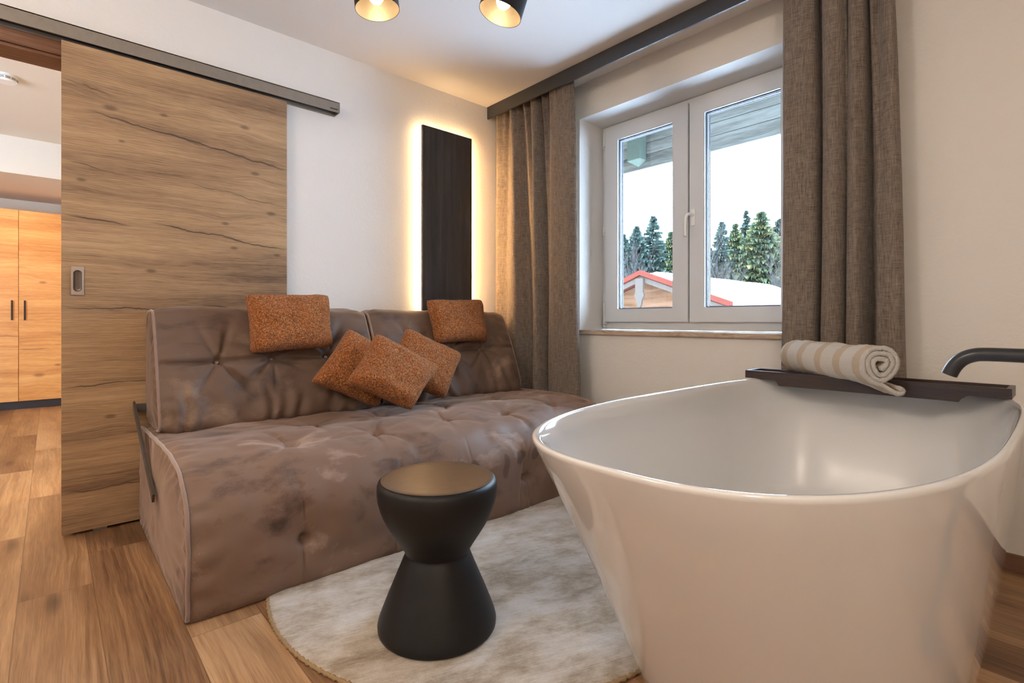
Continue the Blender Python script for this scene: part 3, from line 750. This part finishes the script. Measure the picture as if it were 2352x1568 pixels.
# ------------------------------------------------------------------ stool
bm = bmesh.new(); sc = (.871, 1.302, .012)
up = [(0, .4465), (.150, .4460), (.166, .4435), (.1755, .437), (.179, .427), (.1795, .41), (.177, .385), (.171, .362), (.160, .334), (.146, .307), (.129, .280), (.112, .254), (.101, .236), (.0975, .229)]
lo = [(.0975, .229), (.0945, .226), (.0945, .222), (.0985, .216), (.109, .19), (.128, .145), (.147, .10), (.165, .055), (.1735, .032), (.177, .018), (.176, .006), (.170, .0), (0, 0)]
st = root('stool', (sc[0], sc[1], .012), 'black hourglass shaped stool standing on the rug', 'stool')
lathe(bm, [(0, .4452)]+up[2:], sc, 96); build('seat_bowl', bm, M['black'], st, auto=60)
bm = bmesh.new(); lathe(bm, [(0, .4468), (.10, .4467), (.155, .4462), (.163, .4452), (.168, .4436)], sc, 96); tag(build('seat_top', bm, M['bronze'], st, smooth=True), 'top disc with its warm reflection painted in bronze brown')
bm = bmesh.new(); lathe(bm, lo, sc, 96); build('cone_base', bm, M['black'], st, auto=60)
# ------------------------------------------------------------------ bathtub
TC = Vector((1.535, .535, 0)); TZ = .68
def tub_sec(z, inner=0.0, n=160):
    q = max(0, min(1, z/TZ))
    e = q**1.15
    an = .455+(.844-.455)*q**1.12 - inner; af = .66+(.925-.66)*e - inner; b = .345+(.450-.345)*q**.62 - inner
    r = []
    for k in range(n):
        t = 2*PI*k/n; c, s = math.cos(t), math.sin(t)
        ex = 2.66 if c < 0 else 2.66+min(1, c*3)*1.2
        a = an if c < 0 else af
        x = math.copysign(abs(c)**(2/ex), c)*a; y = math.copysign(abs(s)**(2/ex), s)*b
        r.append(TC+Vector((x, y, z)))
    return r
bm = bmesh.new(); rows = []
for z in (.004, .0, .012): rows.append(tub_sec(z, .012 if z < .01 else 0))
rows = [tub_sec(.0, .03), tub_sec(.0, .01), tub_sec(.012, 0)]+[tub_sec(z) for z in [.05+.055*k for k in range(11)]]+[tub_sec(TZ-.012, 0), tub_sec(TZ-.004, .0012), tub_sec(TZ, .006), tub_sec(TZ, .014), tub_sec(TZ-.006, .019)]
zs = [TZ-.02, TZ-.06, .55, .48, .41, .34, .28, .24, .21, .19, .18]
for z in zs:
    k = (TZ-z)/(TZ-.18); rows.append([Vector((p.x, p.y, z)) for p in tub_sec(max(.12, z), .022+.03*k+(.10*max(0, (k-.86)/.14)**1.5))])
V = grid(bm, rows, close_v=True); bm.faces.new(V[-1]); bm.faces.new(V[0][::-1]); bmesh.ops.recalc_face_normals(bm, faces=bm.faces)
bmesh.ops.translate(bm, verts=bm.verts, vec=(-TC.x, -TC.y, -.001))
tubr = root('bathtub', (TC.x, TC.y, .001), 'large white freestanding oval bathtub in the foreground', 'bathtub')
tb = build('tub_shell', bm, M['tub'], tubr, smooth=True, local=True)
bm = bmesh.new(); lathe(bm, [(0, .008), (.028, .007), (.033, .003), (.034, 0)], (TC.x, TC.y, .181), 32); build('drain_cover', bm, M['steel'], tubr, smooth=True)
# ------------------------------------------------------------------ bath tray
ty0, ty1, tx0, tx1 = .142, .972, 2.240, 2.378
tray = root('bath_tray', (2.309, .557, TZ), 'dark brown wooden bath tray lying across the bathtub rim', 'tray')
def tray_side(x0, x1):
    bm = bmesh.new(); pz = TZ+.001
    prof = [(ty0, TZ+.034), (ty1, TZ+.034), (ty1, pz), (ty1-.115, pz), (ty1-.125, pz-.004), (ty1-.132, pz-.014), (ty1-.138, TZ-.022), (ty0+.128, TZ-.022), (ty0+.122, pz-.014), (ty0+.112, pz-.003), (ty0+.10, pz), (ty0, pz)]
    A = [bm.verts.new((x0, y, z)) for y, z in prof]; B = [bm.verts.new((x1, y, z)) for y, z in prof]
    bm.faces.new(A); bm.faces.new(B[::-1])
    for i in range(len(prof)): j = (i+1) % len(prof); bm.faces.new((A[j], A[i], B[i], B[j]))
    bmesh.ops.recalc_face_normals(bm, faces=bm.faces); bmesh.ops.bevel(bm, geom=[e for e in bm.edges if abs(e.verts[0].co.x-e.verts[1].co.x) < 1e-5 and e.calc_length() > .3], offset=.0015, segments=1, affect='EDGES'); return bm
build('side_rail', tray_side(tx0, tx0+.014), M['tray'], tray); build('side_rail', tray_side(tx1-.014, tx1), M['tray'], tray)
for a, b in ((ty0, ty0+.014), (ty1-.014, ty1)): build('end_rail', bx(((tx0+.014, a, TZ+.001), (tx1-.014, b, TZ+.034)), bev=.001), M['tray'], tray)
build('slatted_base', bx(((tx0+.014, ty0+.013, TZ+.002), (tx1-.014, ty1-.013, TZ+.010))), M['tray'], tray)
# ------------------------------------------------------------------ rolled towel
ta, tb_ = Vector((2.425, .845, .780)), Vector((2.120, .455, .776))    # far end, near end of the roll axis
def towel():
    ax = (tb_-ta); L = ax.length; ax.normalize(); side = Vector((0, 0, 1)).cross(ax).normalized()*-1   # side: to the picture's right
    up_ = Vector((0, 0, 1))
    # centre line of the cloth in the section plane: inner fold, three turns, then a tail that lies on the tray
    th = .0125; pts = []
    turns = 2.9; R0, R1 = .014, .0600
    for k in range(90):
        q = k/89; a = math.radians(40)-2*PI*turns*(1-q)-PI*.55; r = R0+(R1-R0)*q**.9
        w = 1+.07*math.sin(a*2+1)*(1-q)
        pts.append((r*w*math.cos(-a+PI*.0), r*w*math.sin(-a)))
    # last angle: continue down to a tail
    x, y = pts[-1]; dx, dy = x-pts[-2][0], y-pts[-2][1]; l = math.hypot(dx, dy); dx /= l; dy /= l
    return ax, side, up_, L, pts, th, (dx, dy)
def towel_bm():
    ax = (tb_-ta); L = ax.length; ax.normalize(); side = ax.cross(Vector((0, 0, 1))).normalized()
    if side.dot(Vector((.74, -.67, 0))) < 0: side = -side
    th = .0075; cl = []
    # clockwise from the centre (seen from the camera): spiral whose outer layer ends underneath on the left and runs out to the right
    turns = 3.0; N_ = 130
    for k in range(N_):
        q = k/(N_-1); ph = -PI/2 - 2*PI*turns*(1-q)*-1   # ends at the bottom
        r = .012+.058*q**.85; w = 1+.10*(1-q)*math.sin(3*ph)
        cl.append(Vector((r*w*math.cos(ph)*1.0, r*w*math.sin(ph)*.95)))
    # the direction of travel at the bottom must point to the right: mirror if needed
    if (cl[-1]-cl[-2]).x < 0: cl = [Vector((-p.x, p.y)) for p in cl]
    e = cl[-1]
    cl += [e+Vector((.012, -.003)), e+Vector((.03, -.009)), e+Vector((.045, -.014)), e+Vector((.055, -.016)), e+Vector((.066, -.014)), e+Vector((.070, -.004)), e+Vector((.060, .003))]
    cl = [Vector((p.x, p.y, 0)) for p in cl]; cl = spline([tuple(p) for p in cl], 190)
    bm = bmesh.new(); M_ = 60; outer = []; inner = []
    def place(x, y, s, i):
        q = s/M_
        k = 1.0-.10*math.sin(PI*min(1, max(0, (q-.35)/.5)))*.5-.03*math.sin(q*9+1)
        if q < .07: k *= .80+.20*math.sin(q/.07*PI/2)
        fz = fbm((x*60, y*60, q*26), 2)*.0026+fbm((x*9, y*9, q*5), 2)*.005*min(1, math.hypot(x, y)/.05)
        p = ta+ax*L*q+side*(x*k)+Vector((0, 0, 1))*(y*k+fz)
        tail = max(0, x-.01) if i > 150 else 0
        if i > 150: p.z -= .018*max(0, (q-.72)/.28)*min(1, max(0, x)/.05)
        p += ax*(tail*.15)
        return p
    rowsA, rowsB = [], []
    nn = []
    for i, p in enumerate(cl):
        t = (cl[min(i+1, len(cl)-1)]-cl[max(i-1, 0)]).normalized(); nn.append(Vector((-t.y, t.x, 0)))
    loop = [(cl[i]+nn[i]*th, i) for i in range(len(cl))]+[(cl[-1]+(cl[-1]-cl[-2]).normalized()*th*1.1, len(cl))]+[(cl[i]-nn[i]*th, i) for i in range(len(cl)-1, -1, -1)]+[(cl[0]-(cl[1]-cl[0]).normalized()*th, 0)]
    rows = [[place(p.x, p.y, s, i) for (p, i) in loop] for s in range(M_+1)]
    # round the end edges: shrink towards the centre line at both ends
    V = grid(bm, rows, close_v=True)
    nl = len(cl)
    for rw in (V[0], V[-1]):
        A = rw[:nl]; B = rw[nl+1:2*nl+1][::-1]
        for i in range(nl-1): bm.faces.new((A[i], A[i+1], B[i+1], B[i]))
        bm.faces.new((A[-1], rw[nl], B[-1])); bm.faces.new((A[0], B[0], rw[-1]))
    bmesh.ops.recalc_face_normals(bm, faces=bm.faces)
    return bm, math.atan2(ax.y, ax.x)
bm, az = towel_bm()
mid = Vector(((ta.x+tb_.x)/2, (ta.y+tb_.y)/2, .70))
bmesh.ops.translate(bm, verts=bm.verts, vec=-mid); bmesh.ops.rotate(bm, verts=bm.verts, cent=(0, 0, 0), matrix=Matrix.Rotation(-az, 3, 'Z'))
tw = build('rolled_towel', bm, M['towel'], None, smooth=True); tw.location = mid; tw.rotation_euler = (0, 0, az)
tag(tw, 'rolled cream terry towel with tan stripes lying on the bath tray', 'towel')
# ------------------------------------------------------------------ bath filler
fa = root('bath_faucet', (1.52, -.14, 0), 'matt black bath spout reaching over the bathtub rim from the right', 'faucet')
bm = bmesh.new(); tube(bm, spline([(1.52, -.14, .855), (1.52, -.05, .855), (1.52, .06, .855), (1.52, .135, .855), (1.52, .158, .852), (1.52, .177, .842), (1.52, .190, .826), (1.52, .199, .806)], 60), .0150, 28, cap=False)
for e in (bm,):
    pass
build('spout', bm, M['tap'], fa, smooth=True)
bm = bmesh.new(); tube(bm, [(1.52, -.14, .004), (1.52, -.14, .95)], .022, 28); lathe(bm, [(0, .014), (.055, .014), (.06, .0)], (1.52, -.14, 0), 40); build('column', bm, M['tap'], fa, auto=40)
bm = bmesh.new(); tube(bm, [(1.52, .1985, .808), (1.52, .1965, .812)], .0135, 24); build('aerator', bm, M['slot'], fa)
# ------------------------------------------------------------------ outside
M['snow'] = plain('snow', (.88, .90, .94), .8)
M['logs'] = wood('honey_log_boards', lin(58, 38, 26), lin(80, 56, 40), lin(92, 68, 52), 1, 2, bandy=1.0, s=1.2)
M['redtrim'] = plain('red_metal_trim', lin(74, 36, 29), .5)
M['paleboard'] = plain('pale_grey_bargeboard', lin(62, 54, 48), .7)
M['balc'] = wood('grey_weathered_boards', lin(44, 42, 38), lin(82, 80, 74), lin(110, 108, 102), 1, 2, knots=[(-.1, .45, .012), (.25, .30, .014), (-.45, .42, .012), (.48, .45, .014)], rough=.8)
M['gpost'] = plain('grey_green_post', lin(68, 74, 66), .8)
def needle(name, a, b, c_):
    m = N(name); n1 = m.noise(scale=2.2, detail=5, rough=.7)
    return m.out(m.ramp(n1, [(.35, a), (.5, b), (.66, c_)]), .9)
M['needles'] = needle('spruce_needles', (.014, .026, .024), (.030, .046, .040), (.055, .070, .055))
M['needles_l'] = needle('sun_gold_spruce_needles', (.020, .036, .026), (.046, .062, .036), (.115, .105, .040))  # yellow-green needles with the gold of low sun put into the colour
M['bark'] = plain('spruce_bark', (.06, .05, .045), .9)
M['bare'] = plain('bare_branches', (.035, .030, .028), .9)
for k_ in ('snow', 'logs', 'redtrim', 'paleboard', 'balc', 'gpost', 'needles', 'needles_l', 'bark', 'bare'):   # matt, weathered surfaces
    M[k_].node_tree.nodes['Principled BSDF'].inputs['Specular IOR Level'].default_value = 0
gnd = bmesh.new(); rows = []
for i in range(41):
    rows.append([Vector((3.4+i*2.2, -30+j*2.2, -3.0+ (i*2.2/60)**1.5*2.0 + fbm((i*.2, j*.2, 0), 3)*.3)) for j in range(46)])
grid(gnd, rows); bmesh.ops.recalc_face_normals(gnd, faces=gnd.faces)
tag(build('snowy_ground', gnd, M['snow'], None, smooth=True), 'snow covered ground outside the window', 'snow', kind='stuff')
# unseen storey block, added to shade the lower trees; the balcony hangs from it
struct('wall_sun_block', bx(((-7, -7, CZ+.25), (3.05, 10, 7.6))), M['wall_win'])
# neighbouring log house: gable faces the window
hs = root('log_house', (16, 8.64, -3), 'log house with red roof edges and snow covered roof below the trees', 'house')
gx, yc, zr = 12.85, 8.64, 2.27
sl = (zr-1.30)/2.66
bm = bmesh.new()
nz = 26
w0 = [bm.verts.new((gx+.55, yc-2.3, -3)), bm.verts.new((gx+.55, yc+2.3, -3)), bm.verts.new((gx+.55, yc+2.3, zr-.12-2.3*sl)), bm.verts.new((gx+.55, yc, zr-.12)), bm.verts.new((gx+.55, yc-2.3, zr-.12-2.3*sl))]
w1 = [bm.verts.new((gx+9, v.co.y, v.co.z)) for v in w0]
bm.faces.new(w0); bm.faces.new(w1[::-1])
for i in range(5): bm.faces.new((w0[(i+1) % 5], w0[i], w1[i], w1[(i+1) % 5]))
bmesh.ops.recalc_face_normals(bm, faces=bm.faces); build('house_wall', bm, M['logs'], hs)
bm = bmesh.new()
for k in range(0):   # round log courses on the gable
    z = 2.02-.16*k; half = min(2.34, (zr-.16-(z+.07))/sl)
    if half > .1: tube(bm, [(gx+.55, yc-half, z), (gx+.55, yc+half, z)], .085, 12)
bm.free()
def slab(y_in, z_in, y_out, z_out, th, x0, x1):
    bm = bmesh.new(); pr = [(y_in, z_in), (y_out, z_out), (y_out, z_out+th), (y_in, z_in+th)]
    A = [bm.verts.new((x0, y, z)) for y, z in pr]; B = [bm.verts.new((x1, y, z)) for y, z in pr]
    bm.faces.new(A); bm.faces.new(B[::-1])
    for i in range(4): j = (i+1) % 4; bm.faces.new((A[j], A[i], B[i], B[j]))
    bmesh.ops.recalc_face_normals(bm, faces=bm.faces); return bm
for s in (-1, 1):
    ye = yc+s*2.70; ze = zr-2.70*sl
    build('roof_slope', slab(yc, zr-.10, ye, ze-.10, .08, gx+.04, gx+9.3), M['redtrim'], hs)
    build('red_edge', slab(yc, zr-.02, ye, ze-.02, .14, gx-.04, gx+.12), M['redtrim'], hs)
    build('bargeboard', slab(yc, zr-.20, ye+s*-.1, ze-.16, .15, gx+.02, gx+.07), M['paleboard'], hs)
    # snow blanket, set back from the edge near the ridge
    bm = bmesh.new(); rows = []
    for i in range(40):
        x = gx+.14+(9.1)*i/39; r = []
        for j in range(24):
            q = j/23; edge = min(1, min(i, 39-i)/2.0, j/1.0+ (0), (23-j)/1.5)
            hh = .19*math.sqrt(max(0, min(1, edge))) + fbm((x*.5, q*3, s), 2)*.03
            r.append(Vector((x+(.35*(1-q) if i == 0 else 0), yc+s*(.05+2.68*q), zr-(.05+2.68*q)*sl+hh*.9)))
        rows.append(r)
    grid(bm, rows); bmesh.ops.recalc_face_normals(bm, faces=bm.faces); build('roof_snow', bm, M['snow'], hs, smooth=True)
bm = bmesh.new()
pr = [(-.13, .0), (.13, .0), (.13, -.42), (.17, -.50), (.10, -.62), (.07, -.78), (0, -.88), (-.07, -.78), (-.10, -.62), (-.17, -.50), (-.13, -.42)]
A = [bm.verts.new((gx-.06, yc+y, zr-.12+z)) for y, z in pr]; B = [bm.verts.new((gx+.01, yc+y, zr-.12+z)) for y, z in pr]
bm.faces.new(A); bm.faces.new(B[::-1])
for i in range(len(pr)): j = (i+1) % len(pr); bm.faces.new((A[j], A[i], B[i], B[j]))
bmesh.ops.recalc_face_normals(bm, faces=bm.faces); build('gable_post', bm, M['paleboard'], hs)
# snowy lean-to roof just below the window line
bm = bmesh.new(); rows = [[Vector((7.5+.25*i, 3.0+.3*j, .98+.02*i - .0022*(j-9)**2 + fbm((i*.3, j*.25, 4), 2)*.03)) for j in range(26)] for i in range(8)]
V = grid(bm, rows); bmesh.ops.extrude_face_region(bm, geom=list(bm.faces))
for v in list(bm.verts)[:len(V)*len(V[0])]: pass
bm.free()
bm = bmesh.new(); rows = []
for i in range(12):
    rows.append([Vector((7.6+.22*i, 3.4+.24*j, (1.045+.004*i-.0009*(j-16)**2+fbm((i*.3, j*.2, 4), 2)*.02) if 0 < i < 11 and 0 < j < 23 else .4)) for j in range(24)])
grid(bm, rows); bmesh.ops.recalc_face_normals(bm, faces=bm.faces)
tag(build('snow_bank', bm, M['snow'], None, smooth=True), 'low bank of snow in front of the log house gable', 'snow')
# balcony over the window
bl = root('balcony', (4.2, 1.5, 2.3), 'weathered grey wooden balcony boards seen through the top of the window', 'balcony')
bxs = 3.8
for (za, zb) in ((2.236, 2.348), (2.355, 2.448), (2.455, 2.552), (2.56, 2.66), (2.668, 2.77)):
    build('balcony_board', bx(((bxs, -.6, za), (bxs+.028, 4.2, zb)), bev=.003), M['balc'], bl)
build('deck_boards', bx(*[((3.06+.14*k, -.6, 2.60), (3.06+.14*k+.13, 4.2, 2.63)) for k in range(5)]), M['balc'], bl)
bm = bmesh.new(); box(bm, (bxs-.10, 2.49, 2.30), (bxs-.002, 2.62, 2.62), .004)
vs = [bm.verts.new(p) for p in ((bxs-.10, 2.49, 2.30), (bxs-.002, 2.49, 2.30), (bxs-.002, 2.62, 2.30), (bxs-.10, 2.62, 2.30), (bxs-.02, 2.555, 2.255))]
for a, b in ((0, 1), (1, 2), (2, 3), (3, 0)): bm.faces.new((vs[a], vs[b], vs[4]))
build('bracket_post', bm, M['gpost'], bl)
# ------------------------------------------------------------------ trees
def spruce_mesh(seed, H, R, dens=1.0, sparse=0):
    rnd = random.Random(seed); bm = bmesh.new(); lv = int(46*dens)
    for l in range(lv):
        q = l/lv; z = H*(.10+.90*q**.93); rr = R*(1-q)**(.85)*(1+.18*rnd.uniform(-1, 1))+.10
        nb = max(5, int((14-6*q)*(.6 if sparse else 1)))
        for b in range(nb):
            if sparse and rnd.random() < .2: continue
            az = rnd.uniform(0, 2*PI); ln = rr*rnd.uniform(.72, 1.12)
            d = Vector((math.cos(az), math.sin(az), 0)); sd = Vector((-d.y, d.x, 0)); dr_ = rnd.uniform(.20, .45)*(1-.5*q)
            st_ = 10 if ln > .6 else 5
            for k in range(st_):
                f = (k+.5)/st_; p = d*(ln*f)+Vector((0, 0, z-dr_*ln*f*f+.12*ln*f))
                tw_ = ln*.30*(1-f*.65)+.08
                for s in (-1, 1):
                    e = p+d*tw_*.75+sd*s*tw_*rnd.uniform(.7, 1.1)-Vector((0, 0, tw_*rnd.uniform(.15, .5)))
                    w = .06+.05*ln
                    a_ = bm.verts.new(p-d*w); b_ = bm.verts.new(p+d*w+Vector((0, 0, .03))); c_ = bm.verts.new(e); bm.faces.new((a_, b_, c_))
                    dn = bm.verts.new(p.lerp(e, .55)-Vector((0, 0, w*rnd.uniform(1.2, 2.6)))); bm.faces.new((a_, c_, dn))
            p = d*ln+Vector((0, 0, z-dr_*ln+.12*ln)); q0 = d*(ln*.8)+Vector((0, 0, z-dr_*ln*.64+.1*ln))
            bm.faces.new([bm.verts.new(q0+sd*.06), bm.verts.new(q0-sd*.06), bm.verts.new(p+d*.12)])
    return bm
def cone_trunk(H, r):
    bm = bmesh.new(); tube(bm, [(0, 0, 0), (0, 0, H*.5), (0, 0, H*.995)], [r, r*.6, .012], 7); return bm
protos = []
for i, (H, R, dn, sp, mat) in enumerate(((11, 3.1, 1.3, 0, 'needles'), (11, 2.5, 1.4, 0, 'needles'), (11, 2.1, 2.0, 1, 'needles'), (11, 3.8, 1.5, 0, 'needles'), (11, 2.9, 1.3, 0, 'needles_l'), (11, 3.7, 1.5, 0, 'needles_l'))):
    f = build('foliage', spruce_mesh(i+3, H, R, dn, sp), M[mat], None, local=True); t = build('trunk', cone_trunk(H, .16), M['bark'], None, local=True)
    protos.append((f, t))
used = set()
def tree(pi, x, y, ztop, label, group, rz, zb=-2.6, wide=1.0):
    r = root('spruce_tree', (x, y, zb), label, 'tree', group, rz=rz); s = (ztop-zb)/11; r.scale = (s*wide, s*wide, s)
    for p in protos[pi]:
        if id(p) in used: c = p.copy(); C.objects.link(c)
        else: c = p; used.add(id(p))
        c.parent = r
G = 'spruces at the forest edge'
for a in ((1, 31.6, 22.7, 7.4, 'dark spruce at the left edge of the left window pane', 1.0), (0, 32.3, 22.0, 8.0, 'dark bushy spruce second from the left in the left pane', .9),
          (2, 33.2, 21.2, 8.7, 'tall sparse spruce rising highest in the left window pane', 1.1), (4, 34.2, 20.3, 7.6, 'yellowish spruce at the right edge of the left window pane', .9),
          (1, 35.6, 18.9, 8.1, 'narrow dark spruce at the left edge of the right pane', .9), (2, 37.0, 17.8, 8.3, 'slim dark spruce second from the left in the right pane', 1.0),
          (4, 37.8, 17.1, 8.2, 'golden green spruce left of the big one in the right pane', .9), (2, 39.6, 17.1, 9.4, 'thin topped spruce rising above the others in the right pane', .7),
          (5, 38.6, 15.6, 8.95, 'big broad green spruce tinted with sun gold in the right pane', 1.0), (3, 41, 15.2, 8.7, 'dark spruce beside the right curtain behind the big one', .9),
          (1, 34.0, 23.5, 7.2, 'dark spruce standing behind the leftmost trees of the left pane', 1.1)):
    tree(a[0], a[1], a[2], a[3], a[4], G, a[1]*1.7, wide=a[5])
tree(4, 25.5, 13.3, 3.35, 'small bright green spruce low in the right pane beside a bare tree', G, .4, zb=-2.4, wide=.9)
rnd = random.Random(4)
for i in range(16):
    x = 40+rnd.uniform(0, 5); y = 27-i*1.05+rnd.uniform(-.3, .3)
    tree((1, 3, 0)[i % 3], x+ (27-y)*.25, y, 7.0+rnd.uniform(-.6, .9), 'dark spruce in the dense shaded row behind the forest edge', 'spruces in the row behind', rnd.uniform(0, 6), wide=1.15)
def bare_mesh(seed):
    rnd = random.Random(seed); bm = bmesh.new()
    def br(p, d, ln, r, lv):
        q = p.copy(); dd = d.copy(); pts = [q.copy()]; rad = [r]
        for k in range(4):
            dd = (dd+Vector((rnd.uniform(-.16, .16), rnd.uniform(-.16, .16), rnd.uniform(-.02, .12)))).normalized(); q = q+dd*ln/4; pts.append(q.copy()); rad.append(r*(1-.13*(k+1)))
            if lv < 4:
                for _ in range(2 if lv else 3):
                    if k or lv:
                        a = rnd.uniform(0, 2*PI); s = Vector((math.cos(a), math.sin(a), rnd.uniform(.2, .9))).normalized()
                        br(q, (dd*.75+s*.75).normalized(), ln*rnd.uniform(.42, .62), r*.5, lv+1) if rnd.random() < .8 else None
        tube(bm, pts, rad, 3, cap=False)
    br(Vector((0, 0, 0)), Vector((0, 0, 1)), 7, .07, 0); return bm
bmp = [build('bare_tree', bare_mesh(21), M['bare'], None, local=True), build('bare_tree', bare_mesh(5), M['bare'], None, local=True)]
for i, (x, y, z, s, lab) in enumerate(((30.0, 20.0, -2.5, .72, 'bare pale tree among the spruces in the left window pane'), (31.2, 14.9, -2.5, .80, 'bare grey tree left of the big spruce in the right pane'), (31.6, 11.9, -2.5, .70, 'bare grey tree beside the right curtain edge'), (32, 16.1, -2.5, .6, 'small bare tree at the left of the right pane'))):
    b = bmp[i] if i < 2 else bmp[i % 2].copy()
    if i >= 2: C.objects.link(b)
    b.location = (x, y, z); b.scale = (s*.8, s*.8, s); b.rotation_euler = (0, 0, i*1.3); tag(b, lab, 'tree', 'bare trees before the spruces')
